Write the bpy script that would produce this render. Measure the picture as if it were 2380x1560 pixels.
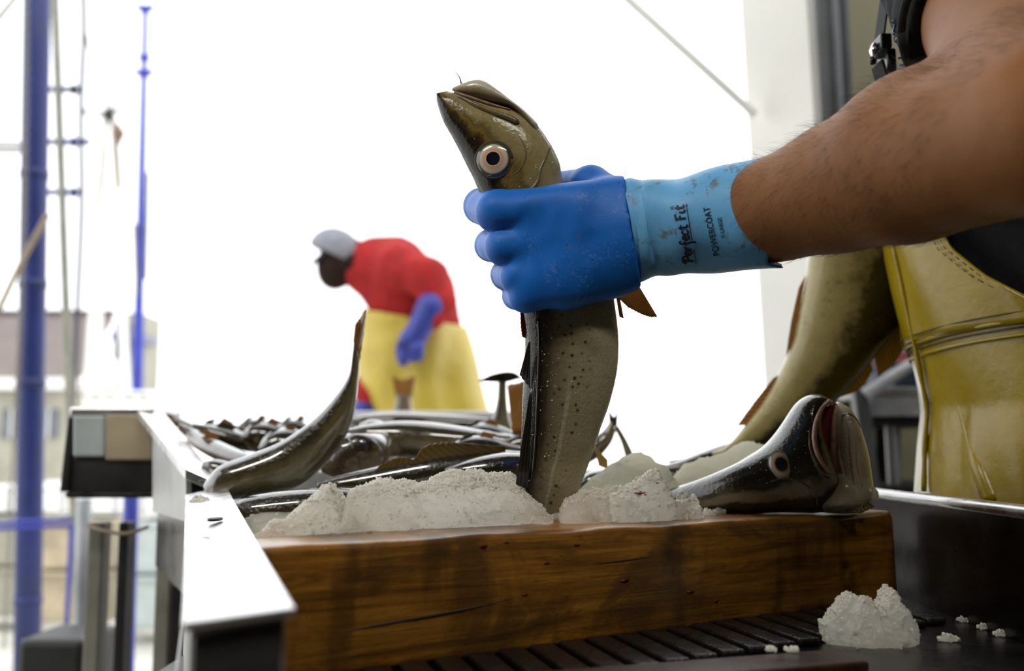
import bpy, bmesh, math, random
import numpy as np
from mathutils import Vector, Matrix
from mathutils.bvhtree import BVHTree

random.seed(7); np.random.seed(7)
for _o in list(bpy.data.objects): bpy.data.objects.remove(_o)
SC = bpy.context.scene
COL = SC.collection

# ------------------------------------------------------------------ camera, sky, exposure
FPX = 2314.0                      # focal length in pixels of the 2380 x 1560 frame
PITCH = math.radians(6.4)
CAM = np.array([0.0, 0.0, 1.05])
FW = np.array([0, math.cos(PITCH), math.sin(PITCH)])
RT = np.array([1.0, 0, 0])
UP = np.array([0, -math.sin(PITCH), math.cos(PITCH)])
cd = bpy.data.cameras.new('camera'); cam = bpy.data.objects.new('camera', cd); COL.objects.link(cam)
cam.location = CAM; cam.rotation_euler = (math.pi/2 + PITCH, 0, 0)
cd.sensor_width = 36; cd.lens = FPX/2380*36; cd.clip_start = .02; cd.clip_end = 300
cd.dof.use_dof = True; cd.dof.focus_distance = .88; cd.dof.aperture_fstop = 3.8
SC.camera = cam

SKY = 3.4; FILL_POWER = 40.0  # sky strength, and power of each added fill lamp
w = bpy.data.worlds.new('overcast_sky'); SC.world = w; w.use_nodes = True
bg = w.node_tree.nodes['Background']; bg.inputs[0].default_value = (.97, .985, 1, 1); bg.inputs[1].default_value = SKY
SC.view_settings.view_transform = 'Standard'; SC.view_settings.look = 'None'
SC.view_settings.exposure = -0.6; SC.view_settings.gamma = 1; SC.view_settings.use_curve_mapping = False

def U(px, py, d):
    return CAM + d*(FW + RT*((px-1190)/FPX) + UP*((780-py)/FPX))
def UZ(px, py, z):
    r = FW + RT*((px-1190)/FPX) + UP*((780-py)/FPX)
    return CAM + r*((z-CAM[2])/r[2])

# ------------------------------------------------------------------ object helpers
def tag(o, label, cat, group=None):
    o['label'] = label; o['category'] = cat
    if group: o['group'] = group
    return o
def empty(name, loc, label=None, cat=None, group=None):
    o = bpy.data.objects.new(name, None); COL.objects.link(o); o.location = tuple(loc)
    o.empty_display_size = .02
    if label: tag(o, label, cat, group)
    return o
def structure(o): o['kind'] = 'structure'; return o
def link(me, name, parent=None, m=None, smooth=True):
    o = bpy.data.objects.new(name, me); COL.objects.link(o)
    if m: me.materials.append(m)
    if smooth and len(me.polygons): me.polygons.foreach_set('use_smooth', [True]*len(me.polygons))
    if parent is not None:
        o.parent = parent
        o.matrix_parent_inverse = world_of(parent).inverted()
    return o
def world_of(o):
    m = Matrix.LocRotScale(o.location, o.rotation_euler, o.scale)
    if o.parent is not None: m = world_of(o.parent) @ o.matrix_parent_inverse @ m
    return m
def mesh(name, v, f, parent=None, m=None, smooth=True, attrs=None):
    """v in world coordinates"""
    me = bpy.data.meshes.new(name)
    v = np.asarray(v, dtype=float)
    me.from_pydata(v.tolist(), [], f if isinstance(f, list) else f.tolist())
    if attrs:
        for k, a in attrs.items():
            at = me.attributes.new(k, 'FLOAT', 'POINT'); at.data.foreach_set('value', np.asarray(a, dtype=np.float32))
    me.update()
    o = link(me, name, parent, m, smooth)
    if parent is None:                       # put the origin at the thing's base
        c = np.array([v[:,0].mean(), v[:,1].mean(), v[:,2].min()])
        me.transform(Matrix.Translation(-Vector(c))); o.location = c
    return o
def quads(nu, nv, closed_v):
    f = []
    for i in range(nu-1):
        for j in range(nv if closed_v else nv-1):
            k = (j+1) % nv
            f.append((i*nv+j, i*nv+k, (i+1)*nv+k, (i+1)*nv+j))
    return f
def boxv(c, s, R=None):
    v = np.array([[x,y,z] for x in (-1,1) for y in (-1,1) for z in (-1,1)], float)*np.array(s)/2
    if R is not None: v = v @ np.array(R).T
    return v + np.array(c)
BOXF = [(0,1,3,2),(4,6,7,5),(0,4,5,1),(2,3,7,6),(0,2,6,4),(1,5,7,3)]
def bev(o, w, seg=2):
    b = o.modifiers.new('bevel', 'BEVEL'); b.width = w; b.segments = seg; b.limit_method = 'ANGLE'
    return o
def box(name, c, s, m, parent=None, R=None, bevel=.003):
    o = mesh(name, boxv(c, s, R), BOXF, parent, m, smooth=False)
    if bevel: bev(o, bevel)
    return o
def hexa(name, p8, m, parent=None, bevel=.002):
    """p8: near-bottom-left, nbr, ntr, ntl, far same order"""
    f = [(0,1,2,3),(5,4,7,6),(4,0,3,7),(1,5,6,2),(3,2,6,7),(4,5,1,0)]
    o = mesh(name, np.array(p8), f, parent, m, smooth=False)
    if bevel: bev(o, bevel)
    return o
def frames(P):
    P = np.asarray(P, float); T = np.gradient(P, axis=0); T /= np.linalg.norm(T, axis=1)[:,None]+1e-12
    n = np.cross(T[0], [0,0,1.0]);
    if np.linalg.norm(n) < 1e-3: n = np.cross(T[0], [1.0,0,0])
    n /= np.linalg.norm(n); N = []
    for t in T:
        n = n - t*np.dot(n,t); n /= np.linalg.norm(n)+1e-12; N.append(n)
    N = np.array(N); B = np.cross(T, N)
    return T, N, B
def tubegeo(P, r, seg=10, flat=1.0):
    P = np.asarray(P, float); n = len(P); r = np.broadcast_to(np.asarray(r, float), (n,))
    T, N, B = frames(P); a = np.arange(seg)*2*math.pi/seg
    v = P[:,None,:] + r[:,None,None]*(np.cos(a)[None,:,None]*N[:,None,:] + flat*np.sin(a)[None,:,None]*B[:,None,:])
    v = v.reshape(-1,3); f = quads(n, seg, True)
    f += [tuple(range(seg))[::-1], tuple((n-1)*seg+i for i in range(seg))]
    return v, f
def tube(name, P, r, m, parent=None, seg=10, flat=1.0):
    v, f = tubegeo(P, r, seg, flat); return mesh(name, v, f, parent, m)
def catmull(P, n):
    P = np.asarray(P, float); k = len(P)
    if k == 2: return P[0] + np.linspace(0,1,n)[:,None]*(P[1]-P[0])
    Q = np.vstack([2*P[0]-P[1], P, 2*P[-1]-P[-2]])
    out = []
    for t in np.linspace(0, k-1-1e-9, n):
        i = int(t); u = t-i; a,b,c,d = Q[i:i+4]
        out.append(.5*((2*b)+(c-a)*u+(2*a-5*b+4*c-d)*u*u+(3*b-a-3*c+d)*u**3))
    return np.array(out)
def join(parts):
    V=[];F=[];o=0
    for v,f in parts:
        V.append(np.asarray(v)); F += [tuple(i+o for i in q) for q in f]; o += len(v)
    return np.vstack(V), F

# ------------------------------------------------------------------ noise, distance fields, surface nets
def _h(i, j, k, s):
    n = (i.astype(np.int64)*374761393 + j.astype(np.int64)*668265263 + k.astype(np.int64)*2147483647 + s*974711) & 0xffffffff
    n = ((n ^ (n >> 13))*1274126177) & 0xffffffff
    n = n ^ (n >> 16)
    return (n & 0xffff)/65535.0
def vnoise(P, sc, s=0):
    p = np.asarray(P)*sc; i = np.floor(p).astype(np.int64); f = p-i; u = f*f*(3-2*f); r = 0
    for a in (0,1):
        for b in (0,1):
            for c in (0,1):
                wgt = (u[...,0] if a else 1-u[...,0])*(u[...,1] if b else 1-u[...,1])*(u[...,2] if c else 1-u[...,2])
                r = r + wgt*_h(i[...,0]+a, i[...,1]+b, i[...,2]+c, s)
    return r*2-1
def fnoise(P, sc, oc=3, s=0):
    r = 0; a = 1
    for o in range(oc): r = r + a*vnoise(P, sc*2**o, s+o); a *= .5
    return r
def smin(a, b, k):
    if np.isscalar(k) and k <= 0: return np.minimum(a, b)
    h = np.clip(.5+.5*(b-a)/k, 0, 1); return b+(a-b)*h - k*h*(1-h)
def dcap(P, a, b, ra, rb):
    a = np.asarray(a, np.float32); ba = np.asarray(b, np.float32)-a; pa = P-a
    t = np.clip((pa@ba)/max(float(ba@ba),1e-12), 0, 1)
    q = pa - t[...,None]*ba
    return np.sqrt((q*q).sum(-1)) - (ra+(rb-ra)*t)
def dell(P, c, r, R=None):
    q = P-np.asarray(c, np.float32)
    if R is not None: q = q@np.asarray(R, np.float32)
    r = np.asarray(r, np.float32); k0 = np.linalg.norm(q/r, axis=-1); k1 = np.linalg.norm(q/(r*r), axis=-1)
    return k0*(k0-1)/(k1+1e-9)
def grid(lo, hi, h):
    ax = [np.arange(l, u+h, h, dtype=np.float32) for l, u in zip(lo, hi)]
    return np.stack(np.meshgrid(*ax, indexing='ij'), -1)
def surfnet(D, lo, h):
    s = D < 0; nx, ny, nz = D.shape
    acc = np.zeros((nx-1, ny-1, nz-1, 3), np.float32); cnt = np.zeros((nx-1, ny-1, nz-1), np.float32)
    for ax in range(3):
        o1, o2 = [a for a in range(3) if a != ax]
        for e1 in (0,1):
            for e2 in (0,1):
                sl0 = [None]*3; sl1 = [None]*3
                sl0[ax] = slice(0,-1); sl1[ax] = slice(1,None)
                for o_, e_ in ((o1,e1),(o2,e2)):
                    sl0[o_] = sl1[o_] = (slice(1,None) if e_ else slice(0,-1))
                a = D[tuple(sl0)]; b = D[tuple(sl1)]
                c = (a<0) != (b<0)
                t = np.where(c, a/np.where(np.abs(a-b)<1e-12, 1, a-b), 0)
                p = np.zeros(a.shape+(3,), np.float32); p[...,ax] = t
                p[...,o1] = e1; p[...,o2] = e2
                acc += p*c[...,None]; cnt += c
    m = cnt > 0; idx = -np.ones(m.shape, np.int64); n = int(m.sum()); idx[m] = np.arange(n)
    ii = np.argwhere(m); v = (ii + acc[m]/cnt[m][:,None])*h + np.asarray(lo)
    F = []
    for ax in range(3):
        o1, o2 = [(1,2),(2,0),(0,1)][ax]
        sl = [slice(1,-1)]*3; sl[ax] = slice(0,-1)
        s2 = [slice(1,-1)]*3; s2[ax] = slice(1,None)
        a = s[tuple(sl)]; b = s[tuple(s2)]
        e = np.argwhere(a != b)
        if not len(e): continue
        flip = a[tuple(e.T)]
        base = e.copy(); base[:,o1] += 1; base[:,o2] += 1
        def g(d1, d2):
            q = base.copy(); q[:,o1] -= d1; q[:,o2] -= d2; return idx[tuple(q.T)]
        q = np.stack([g(1,1), g(0,1), g(0,0), g(1,0)], 1)
        q[~flip] = q[~flip][:,::-1]
        F.append(q)
    return v, np.vstack(F)
def sdfmesh(name, fn, lo, hi, h, parent=None, m=None, attrs=None):
    P = grid(lo, hi, h); D = fn(P); 
    D[0]=D[-1]=.01; D[:,0]=D[:,-1]=.01; D[:,:,0]=D[:,:,-1]=.01
    v, f = surfnet(D, np.array(lo), h)
    at = attrs(v) if attrs else None
    return mesh(name, v, f, parent, m, attrs=at), v, f
def prims(L):
    def fn(P):
        D = None
        for q in L:
            if q[0] == 'c': d = dcap(P, q[1], q[2], q[3], q[4]); k = q[5]
            else: d = dell(P, q[1], q[2], q[4] if len(q) > 4 else None); k = q[3]
            D = d if D is None else smin(D, d, k)
        return D
    return fn
def bounds(L, pad):
    pts = []
    for q in L:
        if q[0] == 'c':
            pts += [np.array(q[1])-q[3], np.array(q[1])+q[3], np.array(q[2])-q[4], np.array(q[2])+q[4]]
        else: pts += [np.array(q[1])-max(q[2]), np.array(q[1])+max(q[2])]
    p = np.array(pts); return p.min(0)-pad, p.max(0)+pad
def bvh_of(v, f): return BVHTree.FromPolygons([Vector(x) for x in v], [tuple(int(i) for i in q) for q in f])
def cast(bv, px, py):
    d = U(px, py, 1)-CAM; h = bv.ray_cast(Vector(CAM), Vector(d).normalized())
    if h[0] is None: return None, None
    n = np.array(h[1]); loc = np.array(h[0])
    if np.dot(n, CAM-loc) < 0: n = -n
    return loc, n
# ------------------------------------------------------------------ materials
class NT:
    def __init__(s, name):
        s.m = bpy.data.materials.new(name); s.m.use_nodes = True; s.t = s.m.node_tree; s.n = s.t.nodes
        s.b = s.n['Principled BSDF']; s.out = s.n['Material Output']
    def new(s, k, **kw):
        n = s.n.new(k)
        for a, v in kw.items():
            if a.startswith('_'): n.inputs[int(a[1:])].default_value = v
            else: setattr(n, a, v)
        return n
    def l(s, a, b): s.t.links.new(a, b)
    def coord(s, scale=(1,1,1), kind='Object'):
        c = s.new('ShaderNodeTexCoord'); mp = s.new('ShaderNodeMapping'); mp.inputs['Scale'].default_value = scale
        s.l(c.outputs[kind], mp.inputs[0]); return mp.outputs[0]
    def noise(s, vec, scale, detail=4, rough=.55, dist=0):
        n = s.new('ShaderNodeTexNoise'); n.inputs['Scale'].default_value = scale; n.inputs['Detail'].default_value = detail
        n.inputs['Roughness'].default_value = rough; n.inputs['Distortion'].default_value = dist
        s.l(vec, n.inputs['Vector']); return n.outputs['Fac']
    def vor(s, vec, scale, out='Distance', rnd=1.0):
        n = s.new('ShaderNodeTexVoronoi'); n.inputs['Scale'].default_value = scale; n.inputs['Randomness'].default_value = rnd
        s.l(vec, n.inputs['Vector']); return n.outputs[out]
    def ramp(s, fac, stops, interp='LINEAR'):
        r = s.new('ShaderNodeValToRGB'); e = r.color_ramp; e.interpolation = interp
        while len(e.elements) < len(stops): e.elements.new(.5)
        for el, (p, c) in zip(e.elements, stops):
            el.position = p; el.color = tuple(c)+(1,) if len(c) == 3 else c
        s.l(fac, r.inputs[0]); return r.outputs[0]
    def mix(s, fac, a, b, mode='MIX'):
        x = s.new('ShaderNodeMix', data_type='RGBA', blend_type=mode)
        for sock, val in ((x.inputs[0], fac), (x.inputs[6], a), (x.inputs[7], b)):
            if hasattr(val, 'is_output'): s.l(val, sock)
            elif isinstance(val, (int, float)): sock.default_value = val
            else: sock.default_value = tuple(val)+(1,)
        return x.outputs[2]
    def math(s, op, a, b=0.0, c=None):
        x = s.new('ShaderNodeMath', operation=op)
        for i, val in enumerate((a, b) if c is None else (a, b, c)):
            if hasattr(val, 'is_output'): s.l(val, x.inputs[i])
            else: x.inputs[i].default_value = val
        return x.outputs[0]
    def step(s, x, lo, hi):
        r = s.new('ShaderNodeMapRange'); r.interpolation_type = 'SMOOTHSTEP'; s.l(x, r.inputs[0])
        r.inputs[1].default_value = lo; r.inputs[2].default_value = hi; return r.outputs[0]
    def attr(s, name):
        a = s.new('ShaderNodeAttribute'); a.attribute_name = name; return a.outputs['Fac']
    def bump(s, h, strength=.3, dist=.002):
        b = s.new('ShaderNodeBump'); b.inputs['Strength'].default_value = strength; b.inputs['Distance'].default_value = dist
        s.l(h, b.inputs['Height']); s.l(b.outputs[0], s.b.inputs['Normal']); return b
    def set(s, **kw):
        for k, v in kw.items():
            sock = s.b.inputs[k.replace('_', ' ')]
            if hasattr(v, 'is_output'): s.l(v, sock)
            else: sock.default_value = tuple(v)+(1,) if isinstance(v, tuple) and len(v) == 3 and sock.type == 'RGBA' else v
        return s

def plain(name, c, rough=.5, metal=0, var=.25, nscale=20, bump=.15, bdist=.001, spec=.5, dirt=None):
    m = NT(name); v = m.coord(); n = m.noise(v, nscale, 5)
    dark = tuple(x*(1-var) for x in c); lite = tuple(min(1, x*(1+var)) for x in c)
    col = m.ramp(n, [(.3, dark), (.7, lite)])
    if dirt:
        n2 = m.noise(v, nscale*.35, 6, .7); col = m.mix(m.step(n2, .52, .66), col, dirt)
    m.set(Base_Color=col, Roughness=m.math('MULTIPLY_ADD', n, .3, rough-.15), Metallic=float(metal), Specular_IOR_Level=spec)
    if bump: m.bump(m.noise(v, nscale*4, 4), bump, bdist)
    return m.m

def cod_mat(name, top=(.012,.009,.004), side=(.085,.062,.022), flank=(.19,.165,.075), belly=(.46,.43,.33),
            line=.47, spots=1.0, rough=.2, mott=1.0, tscale=1.0, stops=None, bumpy=.7, coat=.3, scales=.16, spec=.45, cior=1.5):
    m = NT(name); v = m.coord(); fv = m.attr('fv'); fu = m.attr('fu')
    n1 = m.noise(v, 26*tscale, 5, .6); n2 = m.noise(v, 95*tscale, 4, .6)
    off = m.math('MULTIPLY_ADD', n1, .34*mott, -.17*mott)
    off = m.math('MULTIPLY_ADD', n2, .10*mott, off)
    f = m.math('ADD', fv, off)
    col = m.ramp(f, stops) if stops else m.ramp(f, [(.18, top), (.27, tuple(.6*a+.4*b for a, b in zip(top, side))), (.37, side), (.50, flank), (.74, tuple(.5*(a+b) for a, b in zip(flank, belly))), (.92, belly)])
    # brown freckles either side of the lateral line
    sp = m.vor(v, 150*tscale, 'Distance'); spm = m.math('SUBTRACT', 1.0, m.step(sp, .16, .34))
    band = m.math('SUBTRACT', 1.0, m.step(m.math('ABSOLUTE', m.math('SUBTRACT', fv, line)), .05, .17))
    spm = m.math('MULTIPLY', m.math('MULTIPLY', spm, band), .75*spots)
    col = m.mix(spm, col, (.05,.03,.008))
    # dark blotches and golden tint
    n3 = m.noise(v, 55*tscale, 5, .65); col = m.mix(m.math('MULTIPLY', m.step(n3, .55, .75), .45*mott), col, (.03,.024,.012))
    n4 = m.noise(v, 17*tscale, 3); col = m.mix(m.math('MULTIPLY', m.math('MULTIPLY', m.step(n4, .5, .7), .35), m.step(f, .36, .5)), col, (.17,.12,.025))
    # lateral line
    ll = m.math('SUBTRACT', 1.0, m.step(m.math('ABSOLUTE', m.math('SUBTRACT', m.math('MULTIPLY_ADD', n1, .03, fv), line+.015)), .008, .022))
    ll = m.math('MULTIPLY', ll, m.step(fu, .3, .38))
    col = m.mix(m.math('MULTIPLY', ll, .7), col, (.36,.34,.27))
    # scales
    sc = m.vor(v, 620, 'Distance', .6)
    col = m.mix(m.math('MULTIPLY', m.step(sc, .3, .75), scales), col, (.02,.016,.008))
    h = m.math('MULTIPLY_ADD', m.noise(v, 45, 6, .62), 1.6*bumpy, m.math('MULTIPLY', sc, -1.2*scales))
    h = m.math('MULTIPLY_ADD', m.vor(v, 230, 'Distance', .7), .5*bumpy, h)
    h = m.math('MULTIPLY_ADD', m.noise(v, 220, 4), .35, h)
    m.bump(h, .42, .0016)
    m.set(Base_Color=col, Roughness=m.math('MULTIPLY_ADD', m.noise(v, 130, 3), .25, rough-.1), Specular_IOR_Level=spec, Coat_Weight=coat, Coat_IOR=cior, Coat_Roughness=.06)
    return m.m
def fin_mat(name, c1, c2, trans=.3):
    m = NT(name); fr = m.attr('fr'); fk = m.attr('fk'); v = m.coord()
    s = m.math('SINE', m.math('MULTIPLY', fr, 6.283))
    col = m.mix(m.step(s, -.9, 1.1), c1, c2)
    col = m.mix(m.math('MULTIPLY', m.noise(v, 60, 4), .6), col, tuple(.5*x for x in c1))
    m.set(Base_Color=col, Roughness=.3, Coat_Weight=.3, Coat_Roughness=.15)
    tr = m.new('ShaderNodeBsdfTranslucent'); m.l(col, tr.inputs[0])
    mx = m.new('ShaderNodeMixShader'); mx.inputs[0].default_value = trans
    m.l(m.b.outputs[0], mx.inputs[1]); m.l(tr.outputs[0], mx.inputs[2]); m.l(mx.outputs[0], m.out.inputs[0])
    return m.m
def ice_mat(name, c=(.995,.985,.94), pink=0.0, scale=.02):
    m = NT(name); v = m.coord(); n = m.noise(v, 28, 4)
    col = m.mix(m.step(n, .35, .7), c, tuple(x*.98 for x in c))
    if pink: col = m.mix(m.math('MULTIPLY', m.step(m.noise(v, 22, 3), .45, .7), pink), col, (.90,.72,.60))
    g = m.noise(v, 650, 3, .65)
    m.bump(m.math("ADD", g, m.math("MULTIPLY", m.vor(v, 400), 1.1)), .6, .0014)
    m.set(Base_Color=col, Roughness=.25, Specular_IOR_Level=.6, IOR=1.31)
    tr = m.new('ShaderNodeBsdfTranslucent'); m.l(col, tr.inputs[0])
    mx = m.new('ShaderNodeMixShader'); mx.inputs[0].default_value = .78
    m.l(m.b.outputs[0], mx.inputs[1]); m.l(tr.outputs[0], mx.inputs[2]); m.l(mx.outputs[0], m.out.inputs[0])
    return m.m
def wood_mat():
    m = NT('wet_wood'); v = m.coord((1.0, 6, 14))
    w1 = m.noise(v, 7, 8, .62, 1.2); gr = m.noise(m.coord((1.6, 20, 55)), 9, 6, .6, .4)
    col = m.ramp(w1, [(.28, (.07,.026,.003)), (.45, (.20,.082,.009)), (.60, (.31,.135,.015)), (.78, (.42,.195,.026))])
    col = m.mix(m.math('MULTIPLY', m.step(gr, .56, .72), .55), col, (.055,.022,.005))
    v2 = m.coord((1, 1, 1)); st = m.noise(v2, 9, 5, .6, .8)
    col = m.mix(m.math('MULTIPLY', m.step(st, .50, .66), .7), col, (.04,.018,.004))
    d = m.noise(m.coord((3.2,1,1)), 7, 3); col = m.mix(m.math('MULTIPLY', m.step(d, .53, .70), .65), col, (.04,.02,.005))
    bl = m.noise(m.coord((1, 1, 2.2)), 30, 5, .7); col = m.mix(m.math('MULTIPLY', m.step(bl, .62, .72), .7), col, (.15,.012,.007))
    kn = m.vor(m.coord((1, 1, 1.3)), 17); col = m.mix(m.math('MULTIPLY', m.math('SUBTRACT', 1.0, m.step(kn, .05, .17)), .8), col, (.03,.012,.004))
    h = m.math('ADD', m.math('MULTIPLY', gr, -.5), m.noise(v2, 160, 4))
    m.bump(h, .35, .0018)
    m.set(Base_Color=col, Roughness=m.math('MULTIPLY_ADD', st, .4, .14), Coat_Weight=.25, Coat_Roughness=.2)
    return m.m
def skin_mat(name, c, dark, rough=.5, spec=.5):
    m = NT(name); v = m.coord(); n = m.noise(v, 14, 5, .6); n2 = m.noise(v, 110, 4)
    col = m.ramp(n, [(.3, dark), (.7, c)]); col = m.mix(m.math('MULTIPLY', m.step(n2, .5, .72), .35), col, (c[0]*.9, c[1]*.55, c[2]*.5))
    m.bump(m.noise(v, 500, 3), .25, .0006)
    m.set(Base_Color=col, Roughness=rough, Specular_IOR_Level=spec, Subsurface_Weight=.12, Subsurface_Scale=.004)
    return m.m
def glove_mat(name, c, dirt_amt, rough=.42, dl=0.0):
    m = NT(name); v = m.coord(); n = m.noise(v, 30, 4)
    col = m.mix(n, tuple(x*.85 for x in c), tuple(min(1, x*1.12) for x in c))
    d = m.math('MULTIPLY', m.step(m.noise(v, 130, 5, .7), .57-dl, .68-dl), m.step(m.noise(v, 34, 3), .50-dl, .62-dl))
    col = m.mix(m.math('MULTIPLY', d, dirt_amt), col, (.12,.105,.035))
    sc = m.math('MULTIPLY', m.step(m.noise(v, 300, 4, .7), .52, .66), m.step(m.noise(v, 20, 2), .55, .66))
    col = m.mix(m.math('MULTIPLY', sc, .22), col, (.30,.40,.50))
    sp = m.math('SUBTRACT', 1.0, m.step(m.vor(v, 105), .05, .11)); sp = m.math('MULTIPLY', sp, m.step(m.noise(v, 45, 2), .5, .6))
    col = m.mix(m.math('MULTIPLY', sp, .8), col, (.03,.012,.008))
    m.bump(m.math('ADD', m.noise(v, 900, 2), m.math('MULTIPLY', m.noise(v, 55, 3), 1.5)), .16, .0008)
    m.set(Base_Color=col, Roughness=m.math('MULTIPLY_ADD', n, .2, rough-.02), Specular_IOR_Level=.35)
    return m.m

M = {}
M['cod_main'] = cod_mat('cod_skin', spots=1.3, line=.41, mott=.35, stops=[(0,(.006,.005,.003)),(.215,(.010,.0075,.004)),(.265,(.035,.025,.013)),(.32,(.12,.095,.055)),(.44,(.24,.21,.12)),(.60,(.36,.325,.195)),(.8,(.42,.385,.25)),(1,(.50,.47,.34))], rough=.17, bumpy=.6, scales=.2, coat=.06, spec=.32, top=(.008,.006,.003), side=(.07,.055,.028), flank=(.34,.305,.18), belly=(.54,.50,.36))
M['cod_head'] = cod_mat('cod_head_skin', spots=0, line=2, mott=.85, bumpy=.4, scales=.03, rough=.16, coat=.06, spec=.32, tscale=1.8, stops=[(0,(.006,.004,.003)),(.27,(.010,.007,.004)),(.34,(.05,.03,.010)),(.39,(.17,.11,.03)),(.45,(.10,.07,.022)),(.52,(.22,.18,.075)),(.70,(.27,.225,.10)),(.85,(.36,.32,.19)),(1,(.40,.36,.24))])
M['cod_pale'] = cod_mat('cod_pale_skin', side=(.05,.036,.012), flank=(.20,.17,.09), belly=(.62,.57,.44), spots=.6, line=.5, bumpy=1.2, coat=1.0, cior=1.9)
M['cod_gold'] = cod_mat('cod_golden_skin', side=(.035,.026,.008), flank=(.30,.245,.09), belly=(.44,.37,.16), spots=.3, line=2, coat=.05, top=(.010,.007,.002))
M['cod_dark'] = cod_mat('cod_dark_skin', side=(.035,.026,.010), flank=(.10,.08,.035), belly=(.30,.26,.18), spots=0, line=2, rough=.15, bumpy=1.3, coat=1.0, cior=1.9)
M['cod_band'] = cod_mat('cod_banded_skin', spots=0, line=2, mott=.7, bumpy=.9, coat=.5, rough=.13, stops=[(0,(.006,.005,.003)),(.34,(.022,.016,.007)),(.42,(.045,.03,.012)),(.47,(.22,.185,.12)),(.56,(.27,.23,.155)),(.60,(.05,.033,.014)),(.74,(.06,.04,.02)),(.82,(.30,.26,.17)),(1,(.40,.35,.25))])
M['cod_brown'] = cod_mat('cod_brown_skin', side=(.06,.032,.012), flank=(.14,.085,.04), belly=(.34,.26,.18), spots=.5, rough=.22, bumpy=1.4, coat=.9, cior=1.8)
M['jaw'] = cod_mat('cod_jaw_skin', spots=0, line=2, mott=.4, bumpy=.35, scales=.03, rough=.16, stops=[(0,(.12,.06,.045)),(.2,(.16,.10,.06)),(.34,(.20,.145,.08)),(.46,(.34,.28,.18)),(.58,(.62,.60,.50)),(1,(.74,.74,.66))])
M['throat'] = cod_mat('cod_throat_skin', spots=0, line=2, mott=1.0, bumpy=.9, scales=.03, tscale=1.4, stops=[(0,(.62,.42,.34)),(.25,(.50,.42,.27)),(.42,(.60,.53,.37)),(.58,(.52,.46,.31)),(.75,(.56,.46,.22)),(1,(.42,.31,.07))])
M['cheek'] = cod_mat('cod_cheek_skin', spots=.6, line=.3, mott=.9, bumpy=.7, scales=.05, rough=.16, stops=[(0,(.05,.036,.016)),(.25,(.14,.11,.06)),(.42,(.26,.215,.13)),(.6,(.46,.40,.27)),(.8,(.55,.47,.28)),(1,(.50,.40,.17))])
M['mouth'] = plain('mouth_flesh', (.16,.018,.022), .3, 0, .5, 60)
M['lip'] = plain('lip_skin', (.20,.13,.09), .28, 0, .4, 80)
M['lip_pink'] = plain('pink_lip_flesh', (.52,.30,.23), .3, 0, .3, 80)
M['maxilla'] = plain('jaw_bone_skin', (.13,.10,.05), .25, 0, .45, 90)
M['fin_brown'] = fin_mat('fin_brown', (.34,.17,.05), (.70,.46,.20), .65); M['fin_black'] = fin_mat('fin_black', (.008,.006,.004), (.022,.016,.009), .02)
M['fin_gold'] = fin_mat('fin_gold', (.38,.23,.05), (.58,.40,.14), .35)
M['fin_dark'] = fin_mat('fin_dark', (.035,.022,.008), (.10,.07,.03), .2)
M['fin_red'] = fin_mat('fin_red', (.26,.05,.01), (.42,.10,.03), .35)
M['fin_amber'] = fin_mat('fin_amber', (.13,.07,.008), (.20,.12,.015), .25)
M['barbel'] = plain('barbel_skin', (.14,.07,.05), .35, 0, .3, 100)
M['ice'] = ice_mat('crushed_ice'); M['ice_pink'] = ice_mat('pinkish_ice', (.985,.965,.92), .45); M['ice_far'] = ice_mat('packed_ice', (.93,.92,.82))
M['wood'] = wood_mat()
M['skin'] = skin_mat('tanned_skin', (.25,.103,.031), (.18,.072,.021), .55, .22); M['skin_dark'] = skin_mat('dark_skin', (.03,.016,.012), (.02,.011,.009), .7, .12)
M['glove'] = glove_mat('blue_glove_rubber', (.004,.135,.56), .5); M['cuff'] = glove_mat('light_blue_glove_rubber', (.125,.39,.70), .75, .36, .055)
M['print'] = plain('black_print', (.006,.008,.014), .5, 0, .1, 50, 0)
M['shirt_print'] = plain('faded_blue_print', (.06,.12,.17), .7, 0, .2, 90, 0)
M['tshirt'] = plain('charcoal_cotton', (.011,.012,.014), .9, 0, .35, 60, .4, .001, .2)
M['oilskin'] = plain('mustard_oilskin', (.27,.185,.001), .28, 0, .16, 9, .25, .004, .5, dirt=(.23,.155,.004))
M['stitch'] = plain('dark_thread', (.10,.065,.004), .7, 0, .2, 200, 0)
M['webbing'] = plain('black_webbing', (.005,.005,.006), .8, 0, .3, 300, .4, .0006)
M['plastic_black'] = plain('black_plastic', (.004,.004,.004), .3, 0, .2, 50, 0)
M['chrome'] = plain('white_metal', (.85,.85,.86), .2, 1, .05, 50, 0)
M['brace'] = plain('off_white_brace', (.88,.88,.84), .6, 0, .05, 4, 0); M['glint'] = plain('glint_bead', (.5,.5,.5), .04, 0, 0, 4, 0, .001, 1.0)  # pale glossy bead colour stands in for specular sparkle on the fish
M['hair'] = plain('arm_hair', (.05,.028,.014), .4, 0, .3, 100, 0)
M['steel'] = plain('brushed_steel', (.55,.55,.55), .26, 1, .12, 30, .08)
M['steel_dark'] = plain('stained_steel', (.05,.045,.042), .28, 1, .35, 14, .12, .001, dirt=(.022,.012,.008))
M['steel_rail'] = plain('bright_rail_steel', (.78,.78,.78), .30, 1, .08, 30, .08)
M['steel_side'] = plain('galvanised_side', (.42,.42,.42), .45, .6, .15, 12, .1)
M['slat'] = plain('wet_black_rubber', (.006,.006,.006), .28, 0, .5, 60, .5, .002)
M['rust'] = plain('rusty_bar', (.030,.012,.005), .4, .2, .5, 40, .3, .001)
M['black'] = plain('black_paint', (.012,.012,.013), .5, 0, .3, 20)
M['black_wet'] = plain('black_rubber', (.02,.02,.021), .45, 0, .3, 20)
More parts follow.
